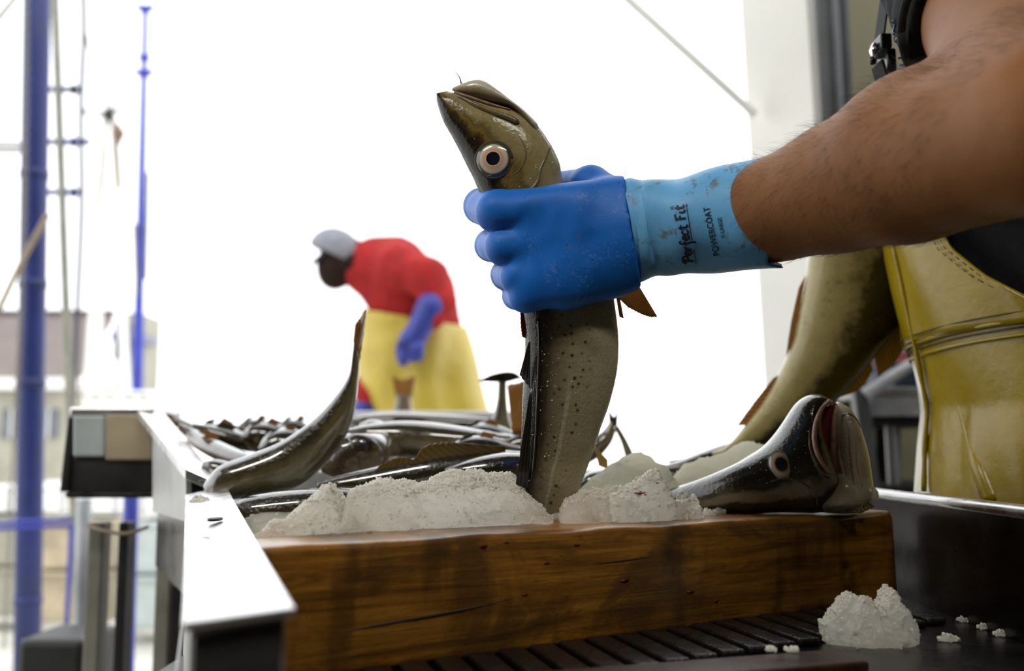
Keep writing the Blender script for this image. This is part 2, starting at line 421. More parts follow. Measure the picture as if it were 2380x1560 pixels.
M['cream_box'] = plain('stained_cream_plastic', (.46,.38,.26), .4, 0, .25, 8); M['pale_box'] = plain('pale_aqua_plastic', (.50,.57,.57), .35, 0, .15, 8)
M['blue_paint'] = plain('blue_mast_paint', (.010,.021,.13), .4, 0, .25, 6); M['blue_far'] = plain('bright_blue_paint', (.02,.035,.36), .4, 0, .2, 6)
M['white_paint'] = plain('white_paint', (.82,.82,.80), .4, 0, .06, 6); M['grey_paint'] = plain('grey_pole_paint', (.23,.23,.19), .5, 0, .2, 10)
M['rope'] = plain('worn_rope', (.30,.24,.16), .8, 0, .3, 60); M['rope_dark'] = plain('dark_rigging', (.05,.05,.07), .7, 0, .3, 60)
M['chain'] = plain('galvanised_chain', (.22,.20,.17), .5, .6, .4, 40)
M['roof'] = plain('pinkish_roof_shingle', (.20,.165,.155), .8, 0, .12, 2); M['clap'] = plain('cream_clapboard', (.36,.345,.28), .7, 0, .12, 2)
M['window'] = plain('dark_window_glass', (.12,.13,.15), .15, 0, .2, 4, 0)
M['concrete'] = plain('pale_concrete', (.62,.60,.54), .85, 0, .2, 3, .2, .003); M['floor'] = plain('wet_concrete', (.13,.12,.105), .5, 0, .3, 5, .2)
M['beige'] = plain('beige_wall_paint', (.30,.275,.17), .7, 0, .06, 2, 0); M['dark_wall'] = plain('dark_unseen_wall', (.06,.055,.045), .8, 0, .2, 2, 0); M['ceil'] = plain('dark_shed_ceiling', (.16,.155,.14), .8, 0, .15, 2, 0)  # unseen shed walls made dark to cut grey reflections
M['post'] = plain('white_door_post', (.86,.85,.79), .5, 0, .05, 4, 0); M['post_edge'] = plain('tan_edge_board', (.42,.26,.11), .6, 0, .25, 6)
M['pipe_grey'] = plain('grey_steel_pipe', (.16,.17,.18), .38, .5, .15, 8, 0); M['trim_dark'] = plain('dark_brown_frame', (.035,.026,.012), .5, 0, .2, 8, 0)
M['red_cloth'] = plain('red_fleece', (.36,.022,.022), .85, 0, .22, 12, .5, .01, .2); M['yellow_apron'] = plain('yellow_oilskin_apron', (.50,.38,.05), .4, 0, .15, 4, .3, .02)
M['blue_glove_far'] = plain('bright_blue_glove', (.028,.04,.28), .5, 0, .2, 20); M['cap'] = plain('grey_cap_cloth', (.26,.27,.31), .85, 0, .15, 30)
M['cap_dark'] = plain('dark_cap_panel', (.035,.035,.045), .85, 0, .15, 30)
M['bin'] = plain('grey_fish_bin', (.55,.55,.58), .4, 0, .15, 10); M['red'] = plain('red_plastic', (.28,.01,.02), .4, 0, .2, 10); M['green'] = plain('green_plastic', (.01,.12,.02), .4, 0, .2, 10)
M['navy'] = plain('dark_blue_crate', (.03,.05,.08), .4, 0, .3, 10); M['blood'] = plain('blood_clot', (.11,.004,.006), .25, 0, .4, 100, 0)
M['cloud'] = plain('clear_plastic_sheet', (.42,.44,.47), .15, 0, .3, 6, .5, .01)
def eye_mat(name, stops):
    m = NT(name); r = m.attr('er'); v = m.coord(); n = m.noise(v, 160, 3)
    col = m.ramp(m.math('MULTIPLY_ADD', n, .05, m.math('SUBTRACT', r, .025)), stops)
    m.set(Base_Color=col, Roughness=.12, Coat_Weight=.8, Coat_Roughness=.03); return m.m
M['eye_main'] = eye_mat('cod_eye', [(0,(.004,.006,.014)),(.36,(.004,.006,.014)),(.39,(.62,.55,.40)),(.44,(.60,.30,.17)),(.56,(.58,.36,.25)),(.66,(.55,.52,.42)),(.76,(.50,.48,.38)),(.82,(.07,.06,.03)),(1,(.035,.028,.012))])
M['eye_small'] = eye_mat('cod_eye_pale', [(0,(.004,.007,.016)),(.44,(.005,.009,.02)),(.50,(.22,.10,.05)),(.58,(.50,.34,.22)),(.74,(.55,.42,.28)),(.84,(.24,.25,.21)),(1,(.20,.21,.17))])
# ------------------------------------------------------------------ the shed
structure(box('floor', (.5, -.2, -.05), (6.2, 6.0, .1), M['floor'], bevel=0))
structure(box('ground', (0, 22, -.13), (120, 90, .1), M['concrete'], bevel=0))
structure(box('ceiling', (.55, -.75, 3.12), (6.1, 4.9, .12), M['ceil'], bevel=0))
structure(box('wall_right', (3.52, -.3, 1.53), (.1, 5.8, 3.06), M['dark_wall'], bevel=0))
structure(box('wall_back', (.55, -3.2, 1.53), (6.1, .1, 3.06), M['dark_wall'], bevel=0))
structure(box('added_wall_left', (-2.45, -1.5, 1.53), (.1, 3.4, 3.06), M['dark_wall'], bevel=0))  # unseen wall added to keep sky light off the camera side
structure(box('wall_far', (2.27, 2.98, 1.53), (2.5, .1, 3.06), M['beige'], bevel=0))

def pxpost(name, a, b, d, wpx, m, ztop, zbot, parent=None, cyl=False, dep=None, r2=None):
    A = U(*a, d); B = U(*b, d); wd = wpx*d/FPX
    t = lambda z: A+(B-A)*((z-A[2])/(B[2]-A[2]))
    T = t(ztop); Bt = t(zbot)
    if cyl: return tube(name, catmull([T, Bt], 6), np.linspace(wd/2, (r2 or wpx)*d/FPX/2, 6), m, parent, 16)
    dep = dep or wd; h = wd/2
    o = lambda P, sx, sy: P+np.array([sx*h, sy*dep/2, 0])
    return hexa(name, [o(Bt,-1,-1), o(Bt,1,-1), o(T,1,-1), o(T,-1,-1), o(Bt,-1,1), o(Bt,1,1), o(T,1,1), o(T,-1,1)], m, parent, .004)

# fill lights added out of view, shaped as fluorescent fittings under the ceiling
for i, (lx, ly, lz) in enumerate(((-1.35, -.35, 2.93), (.55, -.75, 2.93))):
    lm_ = empty('fill_lamp', (lx, ly, lz), ['added unseen fill lamp near the open left side of the shed', 'added unseen fill lamp above the work table'][i], 'lamp')
    box('housing', (lx, ly, lz+.075), (1.3, .24, .05), M['white_paint'], lm_)
    for dy in (-.055, .055):
        em = NT('fill_lamp_tube'); em.set(Base_Color=(.9,.9,.9), Emission_Color=(1,.95,.86), Emission_Strength=8.0)
        tube('tube', [(lx-.6, ly+dy, lz+.02), (lx, ly+dy, lz+.02), (lx+.6, ly+dy, lz+.02)], .018, em.m, lm_, 10)
    ld = bpy.data.lights.new('fill_light', 'AREA'); ld.shape = 'RECTANGLE'; ld.size = 1.2; ld.size_y = .2; ld.energy = FILL_POWER; ld.color = (1,.95,.86)
    lo_ = bpy.data.objects.new('fill_light', ld); COL.objects.link(lo_); lo_.parent = lm_; lo_.location = (0,0,-.01)
    for sx in (-.5, .5): tube('hanger', [(lx+sx, ly, lz+.10), (lx+sx, ly, 3.06)], .006, M['steel_side'], lm_, 8)
dp = empty('trim_1', U(1820, 900, 2.75)*np.array([1,1,0])); structure(dp)
_pA, _pB = U(1742,0,2.6), U(1798,880,2.6); _t = lambda z: _pA+(_pB-_pA)*((z-_pA[2])/(_pB[2]-_pA[2]))
_T, _B = _t(3.05), _t(0.0); _e1 = np.array([.118,-.20,0]); _e2 = np.array([.05,.10,0])      # broad face turned toward the open left side
hexa('post', [_B+[0,.1,0], _B+_e1+[0,.1,0], _T+_e1+[0,.1,0], _T+[0,.1,0], _B+_e2+[0,.1,0], _B+_e1+_e2+[0,.1,0], _T+_e1+_e2+[0,.1,0], _T+_e2+[0,.1,0]], M['post'], dp, .004)
pxpost('edge_board', (1838,0), (1894,880), 2.62, 24, M['post_edge'], 3.05, 0, dp, dep=.10)
_a, _b = U(1330,-120,2.62), U(1756,268,2.62); _u = (_b-_a)/np.linalg.norm(_b-_a); _n = np.array([.22,-.72,.62]); _n -= _u*np.dot(_n,_u); _n /= np.linalg.norm(_n); _w = np.cross(_u, _n)*.020; _k = _n*.003
br = structure(hexa('trim_2', [_a-_w-_k, _b-_w-_k, _b+_w-_k, _a+_w-_k, _a-_w+_k, _b-_w+_k, _b+_w+_k, _a+_w+_k], M['brace'], None, .001))
fr = empty('trim_3', (U(1862,300,2.8)*np.array([1,1,0]))); structure(fr)
pxpost('frame_board', (1858,0), (1893,600), 2.85, 44, M['trim_dark'], 3.05, 0, fr, dep=.06)
pp = empty('drain_pipe', U(1925,300,2.8)*np.array([1,1,0]), 'grey steel pipe standing against the beige wall beside the white post', 'pipe')
pxpost('pipe', (1912,0), (1940,600), 2.8, 62, M['pipe_grey'], 3.05, 0, pp, True)
pxpost('thin_pipe', (1958,0), (1986,600), 2.84, 26, M['pipe_grey'], 3.05, 0, pp, True)
for z in (1.3, 1.9): 
    box('bracket', tuple(U(1920, 1040-(z-1.05)*FPX/2.8, 2.87)*np.array([1,1,0])+np.array([0,0,z])), (.13,.05,.02), M['steel_side'], pp)

# ------------------------------------------------------------------ work table tray, board, slatted mat
ZT = .894; ZB = .984
tr = empty('steel_tray', (.15, .75, 0), 'stained stainless steel work tray under the wooden beam with a raised right wall', 'tray')
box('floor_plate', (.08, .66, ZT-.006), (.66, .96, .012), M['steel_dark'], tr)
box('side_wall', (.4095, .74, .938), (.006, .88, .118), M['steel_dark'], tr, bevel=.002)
tube('rolled_rim', [(.411, .30, .997), (.411, .6, .9975), (.411, .9, .998), (.411, 1.18, .998)], .0065, M['steel'], tr, 14)
for x in (-.2, .38):
    for y in (.25, 1.1): box('leg', (x, y, .444), (.04, .04, .888), M['steel_side'], tr)

def line_on(px0, py0, px1, py1, z, x): 
    return UZ(x, py0+(py1-py0)*(x-px0)/(px1-px0), z)
BL = line_on(600,1274,2080,1190, ZB, 560); BR = line_on(600,1274,2080,1190, ZB, 2088)
ex = (BR-BL); blen = np.linalg.norm(ex); ex /= blen; ey = np.cross([0,0,1.0], ex)
bm = bmesh.new(); bmesh.ops.create_grid(bm, x_segments=1, y_segments=1, size=.5); bm.free()
def beam():
    nx = 60; prof = []          # rounded, worn cross-section
    T = .092; H = ZB-ZT; r = .005
    for cx, cz, a0 in ((r, H-r, 180), (T-r, H-r, 90), (T-r, r, 0), (r, r, -90)):
        for k in range(5):
            a = math.radians(a0-k*22.5); prof.append((cx+r*math.cos(a), cz+r*math.sin(a)))
    V = []
    for i in range(nx+1):
        s = i/nx; x = s*blen
        for (y, z) in prof:
            e = 0
            if s > .985: e = ((s-.985)/.015)**2*.010
            yy = y + (.5-y/T)*e*1.2; zz = z + (.5-z/H)*e*1.2
            n = vnoise(np.array([x, y, z]), 22., 3)*.0014 + vnoise(np.array([x, y, z]), 70., 4)*.0006
            V.append((x, yy+n*(1 if y < T/2 else -1), zz+n*.8))
    k = len(prof); F = quads(nx+1, k, True)
    F += [tuple(range(k)), tuple(nx*k+i for i in range(k))[::-1]]
    me = bpy.data.meshes.new('wooden_beam'); me.from_pydata(V, [], F)
    o = link(me, 'wooden_beam', None, M['wood'])
    o.matrix_world = Matrix(((ex[0],ey[0],0,BL[0]),(ex[1],ey[1],0,BL[1]),(0,0,1,ZT+.0005),(0,0,0,1)))
    bn = bmesh.new(); bn.from_mesh(me); bmesh.ops.recalc_face_normals(bn, faces=bn.faces); bn.to_mesh(me); bn.free()
    return tag(o, 'wet brown wooden beam with knots and blood stains holding back the ice', 'beam')
BEAM = beam()
def onbeam(s, h, out=0.0):        # s along, h up, out in front of the front face (toward the camera)
    return BL + ex*s*blen + np.array([0,0,h-(ZB-ZT)]) - ey*out
def crack(name, pts, r):
    P = catmull([onbeam(a, b, .0002) for a, b in pts], 18); rr = r*np.sin(np.linspace(.12, math.pi-.12, 18))
    v, f = tubegeo(P, rr, 6, 1.0); o = mesh(name, v, f, BEAM, M['trim_dark']); return o
crack('crack', [(.10,.030),(.16,.033),(.24,.0365),(.31,.041)], .0011)
crack('crack', [(.42,.062),(.50,.064),(.56,.067)], .0006)
crack('crack', [(.08,.074),(.14,.077),(.2,.0785)], .0006)

# slatted rubber mat in the tray
mt = empty('slatted_mat', UZ(1500,1500,ZT), 'dark wet rubber slat mat in the tray in front of the wooden beam', 'mat')
d1 = UZ(1408,1537,ZT)-UZ(1338,1500,ZT); d1[2] = 0
d2 = UZ(1674,1515,ZT)-UZ(1585,1472,ZT); d2[2] = 0
dv = d1/np.linalg.norm(d1)+d2/np.linalg.norm(d2); dv /= np.linalg.norm(dv)
ang = math.atan2(dv[1], dv[0])
bx = BL - ey*.004                               # slats start just at the beam front foot
sl_me = None
for i in range(24):
    s = .10+.0405*i
    if s > .94: break
    a = bx + ex*s*blen; a = np.array([a[0], a[1], ZT]); 
    L = .105; Wd = .0192
    nrm = np.array([-dv[1], dv[0], 0]);
    c = a + dv*(L/2) + np.array([0,0,.0032])
    R = np.stack([dv, nrm, np.array([0,0,1.0])], 1)
    if sl_me is None:
        o = mesh('slat', boxv(c, (L, Wd, .006), R), BOXF, mt, M['slat'], False); bev(o, .002); sl_me = o; c0 = c.copy()
    else:
        o = sl_me.copy(); COL.objects.link(o); o.location = Vector(sl_me.location)+Vector(c-c0)
bq = [UZ(900,1590,ZT+.008), UZ(1930,1512,ZT+.008)]
e2 = (bq[1]-bq[0]); l2 = np.linalg.norm(e2); e2 /= l2; n2 = np.cross([0,0,1.0], e2)
rb = box('rusty_strip', tuple((bq[0]+bq[1])/2 - n2*.022 + np.array([0,0,-.003])), (l2, .044, .008), M['rust'], None, np.stack([e2, n2, np.array([0,0,1.0])], 1), .002)
tag(rb, 'flat rust-brown strip along the front edge of the slatted mat', 'strip')

# ------------------------------------------------------------------ fish hopper on the left and behind the beam
hp = empty('fish_hopper', (-.3, 1.3, 0), 'long stainless steel fish hopper with a bright rail running back on the left', 'hopper')
R0, R1, R2 = U(665,1400,.444), U(520,1130,1.18), U(385,965,1.62)
L0, L1, L1b, L2 = U(440,1436,.446), U(436,1150,1.13), U(430,1090,1.19), U(318,953,1.62)
dz = np.array([0,0,1.0])
hexa('near_rail', [L0-dz*.12, R0-dz*.12, R0-dz*.004, L0-dz*.004, L1-dz*.12, R1-dz*.12, R1-dz*.004, L1-dz*.004], M['steel_side'], hp, .002)
ov = np.array([.003,0,0]); fwd = (R0-R1)/np.linalg.norm(R0-R1)*.012
hexa('near_rail_cap', [L0-dz*.004-ov+fwd, R0-dz*.004+ov+fwd, R0+ov+fwd, L0-ov+fwd, L1-dz*.004-ov, R1-dz*.004+ov, R1+ov, L1-ov], M['steel_rail'], hp, .001)
hexa('rail_end_plate', [L0-dz*.12+fwd*.5+[.002,0,0], R0-dz*.12+fwd*.5-[.002,0,0], R0-dz*.008+fwd*.5-[.002,0,0], L0-dz*.008+fwd*.5+[.002,0,0], L0-dz*.12+[.002,0,0], R0-dz*.12-[.002,0,0], R0-dz*.008-[.002,0,0], L0-dz*.008+[.002,0,0]], M['black_wet'], hp, .001)
hexa('far_rim', [L1b-dz*.012, R1-dz*.012, R1+dz*.001, L1b+dz*.001, L2-dz*.012, R2-dz*.012, R2+dz*.001, L2+dz*.001], M['steel_rail'], hp, .001)
Pa, Pb, Pc, Pd = U(432,1214,1.20), U(432,1092,1.20), U(354,998,1.47), U(354,1190,1.47)
t3 = np.array([.006,.004,0])
hexa('outer_panel', [Pd, Pa, Pb, Pc, Pd+t3, Pa+t3, Pb+t3, Pc+t3], M['steel_side'], hp, .001)
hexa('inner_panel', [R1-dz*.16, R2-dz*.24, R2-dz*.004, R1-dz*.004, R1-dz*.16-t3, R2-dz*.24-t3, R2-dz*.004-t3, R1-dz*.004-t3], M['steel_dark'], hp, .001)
# slots in the rail
for (sx, sy, dd, lw) in ((500,1206,.90,15), (478,1128,1.12,13)):
    c = UZ(sx, sy, 1.0); 
    for _i in range(60):
        tq = (dd-np.dot(R0-CAM, FW))/np.dot(R1-R0, FW); zr = (R0+(R1-R0)*tq)[2]; c = UZ(sx, sy, zr); dd = .5*dd+.5*min(1.3, float(np.dot(c-CAM, FW)))
    if sy < 1150: dd = 1.18; c = (L1b+R1)*.3+(L1+R1)*.2+np.array([0,0,.002])
    k = 14; V = [c+np.array([math.cos(a)*lw*dd/FPX, math.sin(a)*.012, .0006]) for a in np.arange(k)*2*math.pi/k]
    V += [v-dz*.002 for v in V]
    mesh('slot', V, [tuple(range(k)), tuple(range(2*k-1, k-1, -1))]+[(i, k+i, k+(i+1)%k, (i+1)%k) for i in range(k)], hp, M['black'], False)
# bed and back wall
bb = BL+ey*.094; bb2 = BR+ey*.094
bed = [bb*[1,1,0]+dz*.935, bb2*[1,1,0]+dz*.935, np.array([.40,2.15,.955]), np.array([-.62,2.15,.955])]
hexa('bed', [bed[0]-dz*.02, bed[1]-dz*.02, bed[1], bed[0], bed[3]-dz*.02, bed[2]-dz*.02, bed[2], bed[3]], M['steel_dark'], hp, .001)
box('back_wall', (-.1, 2.17, .965), (1.05, .012, .07), M['steel_side'], hp)
for (x, y) in ((-.25,1.25), (.3,1.6), (-.5,2.1), (.35,2.1)): box('leg', (x, y, .46), (.045,.045,.92), M['steel_side'], hp)

sb = empty('side_chute', U(250,1100,1.7)*np.array([1,1,0]), 'boxy side chute with cream and pale front over a black base left of hopper', 'chute')
def pxslab(name, x0, y0, x1, y1, d, th, m, parent, x0b=None, x1b=None, bevel=.004):
    x0b = x0 if x0b is None else x0b; x1b = x1 if x1b is None else x1b
    n = [U(x0b,y1,d), U(x1b,y1,d), U(x1,y0,d), U(x0,y0,d)]; back = np.array([0, th, 0])
    return hexa(name, n+[p+back for p in n], m, parent, bevel)
pxslab('pale_panel', 168, 966, 243, 1062, 1.61, .10, M['pale_box'], sb)
pxslab('cream_panel', 243, 962, 356, 1070, 1.612, .10, M['cream_box'], sb)
pxslab('top_lip', 160, 946, 356, 966, 1.612, .14, M['steel_rail'], sb)
pxslab('black_base', 158, 1062, 356, 1152, 1.62, .2, M['black_wet'], sb)
pxslab('dark_flange', 156, 968, 172, 1144, 1.615, .06, M['black'], sb, 136, 160)
pxslab('bottom_lip', 150, 1144, 356, 1158, 1.60, .2, M['steel_dark'], sb)
for (x0, x1, m) in ((208,242,'grey_paint'), (278,300,'black'), (368,402,'grey_paint'), (402,440,'black')):
    P0 = U(x0,1160,1.72); P1 = U(x1,1160,1.72); c = (P0+P1)/2
    box('leg', (c[0], c[1]+.02, c[2]/2-.02), (P1[0]-P0[0], .04, c[2]-.04), M[m], sb)
P = U(418,1332,1.70); box('green_tag', tuple(P), (.028,.006,.045), plain('dull_green_paint', (.10,.12,.05)), sb)
rp = tube('slack_rope', catmull([U(205,1222,1.6), U(250,1236,1.58), U(300,1240,1.58), U(345,1224,1.6)], 16), .003, M['rope'])
tag(rp, 'slack pale rope tied across the legs of the side chute', 'rope')
wr = tube('thin_wire', catmull([U(436,1300,.70), U(425,1450,.62), U(410,1580,.56)], 12), .0012, M['steel_side'])
tag(wr, 'thin pale wire hanging beside the near end of the rail', 'wire')
lb = box('low_black_box', tuple(U(117,1600,2.2)), (.145,.2,.22), M['black_wet'], bevel=.01); lb.location.z = .12+.0
tag(lb, 'dark box with a rounded top at the lower left corner', 'box')
for _ in (0,):
    c = U(117,1486,2.2); bpy.data.objects.remove(lb)
    lb = box('low_black_box', (c[0], c[1]+.1, c[2]/2), (.148,.2,c[2]), M['black_wet'], bevel=.015)
    tag(lb, 'tall dark box with rounded edges at the lower left corner', 'box')

# ------------------------------------------------------------------ quay and boats behind
bmst = empty('blue_mast', U(65,1480,4.6)*[1,1,0], 'thick dark blue steel post on the far left with a chain beside it', 'mast')
pxpost('post', (86,0), (64,1480), 4.6, 60, M['blue_paint'], 3.6, 0, bmst, True)
for y in (405, 660, 890, 1395): 
    c = U(86-22*y/1480, y, 4.6); tube('band', [c-dz*.02, c+dz*.02], .064, M['blue_paint'], bmst, 16)
ch = empty('chain', U(20,1450,4.5)*[1,1,0], 'galvanised chain hanging along the left side of the dark blue post', 'chain')
cp = catmull([U(62,-60,4.5), U(60,300,4.5), U(50,700,4.5), U(34,1000,4.5), U(10,1500,4.5)], 112)
aa = np.arange(12)*2*math.pi/12
def linkgeo(rx):
    P = np.stack([.009*np.cos(aa)*(1 if rx else 0), .009*np.cos(aa)*(0 if rx else 1), .0185*np.sin(aa)], 1)
    V = []; 
    for i in range(12):
        t = P[(i+1)%12]-P[i-1]; t /= np.linalg.norm(t); n1 = P[i]/np.linalg.norm(P[i]); b1 = np.cross(t, n1)
        for q in range(5): a = q*2*math.pi/5; V.append(P[i]+.0032*(math.cos(a)*n1+math.sin(a)*b1))
    F = [(i*5+j, i*5+(j+1)%5, ((i+1)%12)*5+(j+1)%5, ((i+1)%12)*5+j) for i in range(12) for j in range(5)]
    me = bpy.data.meshes.new('link'); me.from_pydata([tuple(v) for v in V], [], F); me.materials.append(M['chain']); return me
lm = [linkgeo(0), linkgeo(1)]
for i, p in enumerate(cp):
    o = bpy.data.objects.new('link', lm[i%2]); COL.objects.link(o); o.parent = ch; o.location = Vector(p)-ch.location
gp = empty('grey_pole', U(160,900,5.5)*[1,1,0], 'slim grey-green pole just right of the dark blue post', 'pole')
pxpost('pole', (128,0), (163,980), 5.5, 20, M['grey_paint'], 4.3, 0, gp, True)
for y, w_ in ((208,.28), (330,.34), (447,.22)):
    c = U(133+.035*y, y, 5.5); tube('cross_bar', [c-[w_*.55,0,0], c+[w_*.45,0,0]], .018, M['blue_paint'], gp, 8)
    c = U(172, y, 5.4); mesh('fitting', *join([tubegeo([c-dz*.03, c, c+dz*.03], [.012,.028,.010], 8)]), gp, M['blue_paint'] if y > 210 else M['black'])
tag(tube('dark_rigging', catmull([U(190,-80,7), U(195,60,7), U(188,260,7), U(190,480,7), U(178,760,7), U(168,1000,7)], 24), .018, M['rope_dark']), 'thin dark blue rigging line between the grey pole and the white mast', 'rigging')
tag(tube('mooring_rope', catmull([U(-10,735,4.3), U(55,600,4.3), U(112,498,4.3)], 10), .013, M['rope']), 'tan rope slanting across the dark blue post', 'rope')
bm_ = box('grey_beam', tuple(U(12,342,5.2)), (.16,.06,.055), M['steel_side']); tag(bm_, 'short pale beam reaching in from the left edge to the blue post', 'beam')
tag(tube('stay_wire', [U(-10,50,6), U(40,-10,6)], .016, M['grey_paint']), 'pale stay crossing the top left corner', 'stay')
wm = empty('white_mast', U(245,940,11)*[1,1,0], 'tall white A-shaped boat mast with blocks and lines near its top', 'mast')
for (a, b, w0, w1) in (((245,268),(212,960),14,52), ((262,268),(296,960),14,26)):
    pxpost('leg', a, b, 11, w0, M['white_paint'], U(*a,11)[2], 0, wm, True, r2=w1)
pxpost('spreader', (222,640), (300,642), 11, 0, M['white_paint'], 1, 0, wm) if False else None
tube('cross_tree', [U(190,258,11), U(235,265,11), U(300,250,11)], .03, M['grey_paint'], wm, 8)
tube('block', [U(252,250,10.9), U(252,268,10.9), U(252,282,10.9)], [.02,.075,.02], M['black'], wm, 10)
tube('bundle', [U(270,285,10.8), U(276,310,10.8), U(272,345,10.8)], [.02,.075,.01], plain('brown_canvas', (.16,.10,.06)), wm, 10)
for (a, b) in (((252,275),(205,560)), ((272,330),(284,440)), ((255,262),(285,130)), ((250,262),(200,80)), ((268,330),(268,440))):
    tube('line', [U(*a,10.9), U(*b,10.9)], .016, M['rope'], wm, 6)
fm = empty('far_blue_mast', U(318,945,13)*[1,1,0], 'slender pale blue boat mast with cross-trees against the white sky', 'mast')
pxpost('mast', (338,15), (318,945), 13, 13, M['blue_far'], U(338,12,13)[2], 0, fm, True, r2=30)
for (y, w0) in ((20,46), (135,30), (170,50), (540,34)):
    c = U(338-.021*y, y, 13); w_ = w0*13/FPX/2
    tube('cross_tree', [c-[w_,0,-.03], c-[w_*.3,0,0], c+[w_*.3,0,0], c+[w_,0,.03]], [.02,.06,.06,.02], M['blue_far'], fm, 8)
for (x0,y0,x1,y1) in ((345,400,338,650),(312,520,318,690)): tube('halyard', [U(x0,y0,12.9), U(x1,y1,12.9)], .022, M['grey_paint'], fm, 6)
# pink-roofed building
hb = empty('dock_building', U(60,1060,26)*[1,1,0], 'long cream building with a pinkish grey roof behind the dark blue post', 'building')
zb = lambda y, d: U(100, y, d)[2]
xr = U(186,800,26)[0]; xl = xr-9; y0 = U(186,800,26)[1]
hexa('wall', [(xl,y0,0),(xr,y0,0),(xr,y0,zb(885,26)),(xl,y0,zb(885,26)),(xl,y0+6,0),(xr,y0+6,0),(xr,y0+6,zb(885,26)),(xl,y0+6,zb(885,26))], M['clap'], hb, 0)
z1, z2 = zb(878,26), zb(716,26)
hexa('roof', [(xl,y0-.3,z1-.08),(xr+.2,y0-.3,z1-.08),(xr+.2,y0-.3,z1),(xl,y0-.3,z1),(xl,y0+1.6,z2-.1),(xr+.2,y0+1.6,z2-.1),(xr+.2,y0+1.6,z2+.12),(xl,y0+1.6,z2+.12)], M['roof'], hb, 0)
box('ridge_cap', ((xl+xr)/2, y0+1.6, z2+.12), (xr-xl+.4, .3, .1), M['rope_dark'], hb, bevel=0)
box('fascia', ((xl+xr)/2, y0-.32, z1-.18), (xr-xl+.3, .08, .3), M['white_paint'], hb, bevel=0)
for i in range(5):
    cx = xr-.7-i*.95; f = box('window', (cx, y0-.03, zb(985,26)), (.5,.06,.75), M['window'], hb, bevel=0)
    box('window_bar', (cx, y0-.07, zb(985,26)), (.04,.03,.75), M['white_paint'], f, bevel=0)
sbld = empty('far_shed', U(285,950,34)*[1,1,0], 'small tan and mauve shed far away between the two boat masts', 'building')
def farbox(name, x0, x1, ya, yb, d, m): 
    A = U(x0,yb,d); A[2] = -.05 if yb > 1000 else A[2]; B = U(x1,ya,d); return box(name, ((A[0]+B[0])/2, A[1]+1, (A[2]+B[2])/2), (B[0]-A[0], 2, B[2]-A[2]), m, sbld, bevel=0)
farbox('tan_wall', 278, 314, 722, 1050, 34, M['clap']); farbox('mauve_wall', 262, 279, 745, 835, 33.8, plain('mauve_board', (.17,.15,.20)))
farbox('pale_wall', 258, 279, 835, 1050, 34, M['white_paint']); farbox('roof_edge', 256, 316, 772, 790, 33.6, plain('blue_grey_edge', (.18,.20,.30)))
bh = empty('white_boat', U(240,1010,9)*[1,1,0], 'white boat cabin with a rail at the foot of the white mast', 'boat')
A = U(178,1040,9.5); B = U(345,905,9.5)
box('cabin', ((A[0]+B[0])/2, A[1]+.8, (A[2]+B[2])/2-.3), (B[0]-A[0], 1.4, B[2]-A[2]+.6), M['white_paint'], bh, bevel=.05)
box('hull', (A[0]+.2, A[1]+1, .35), (1.9, 2.6, .7), M['white_paint'], bh, bevel=.1)
tube('rail', [U(180,918,9.3), U(345,918,9.3)], .012, M['grey_paint'], bh, 8)
for x in (190, 222, 255, 300, 335): tube('stanchion', [U(x,918,9.3), U(x,985,9.3)], .01, M['grey_paint'], bh, 6)
bp = empty('blue_bollard_post', U(300,1540,3.0)*[1,1,0], 'bright blue post standing behind the legs of the side chute', 'post')
pxpost('post', (306,1100), (294,1560), 3.0, 34, M['blue_far'], U(306,1130,3)[2], 0, bp, True)
tube('cap', [U(306,1132,3), U(306,1124,3)], [.026,.02], M['blue_far'], bp, 14)
rl = empty('blue_rail', U(80,1220,3.4)*[1,1,0], 'blue rail of two bars crossing in front of the dark blue post', 'rail')
for y in (1214, 1228): tube('bar', catmull([U(-30,y+4,3.4), U(60,y-2,3.4), U(168,y-6,3.4)], 8), .007, M['blue_far'], rl, 8)
for x in (-20, 166): P = U(x,1220,3.4); tube('stanchion', [P, P*[1,1,0]], .008, M['blue_far'], rl, 8)
pw = empty('white_bollard', U(195,1400,2.6)*[1,1,0], 'pale grey round pole standing behind the low dark box', 'pole')
pxpost('pole', (196,1160), (188,1560), 2.6, 34, M['cloud'], U(196,1165,2.6)[2], 0, pw, True)
tube('cap', [U(196,1166,2.6), U(196,1158,2.6)], [.019,.012], M['cloud'], pw, 14)
# fence and stacked pallets in the bright yard
fn = empty('yard_fence', U(100,1250,7)*[1,1,0], 'pale wire fence across the bright yard at lower left', 'fence')
for x in range(-40, 460, 62): P = U(x, 1130, 7); tube('fence_post', [P, P*[1,1,0]], .018, M['steel_side'], fn, 8)
for y in (1140, 1190, 1245, 1300, 1350): 
    tube('wire', [U(-60,y,7), U(470,y,7)], .007, M['grey_paint'], fn, 6)
for i, (x, d, c) in enumerate(((20,6.4,'clap'), (215,6.2,'cream_box'), (410,6.0,'pale_box'))):
    P = U(x, 1150, d); pl = empty('fish_crate', P*[1,1,0], ['cream crate in the yard behind the dark blue post','tan crate in the yard behind the round pale pole','pale aqua crate in the yard behind the black chute leg'][i], 'crate', 'crates in the yard')
    for k in range(2): 
        b_ = box('box', (P[0], P[1], .16+.31*k), (.44,.40,.30), M[c], pl, bevel=.02); box('lip', (P[0], P[1]-.01, .295+.31*k), (.47,.43,.03), M[c], b_, bevel=.01)
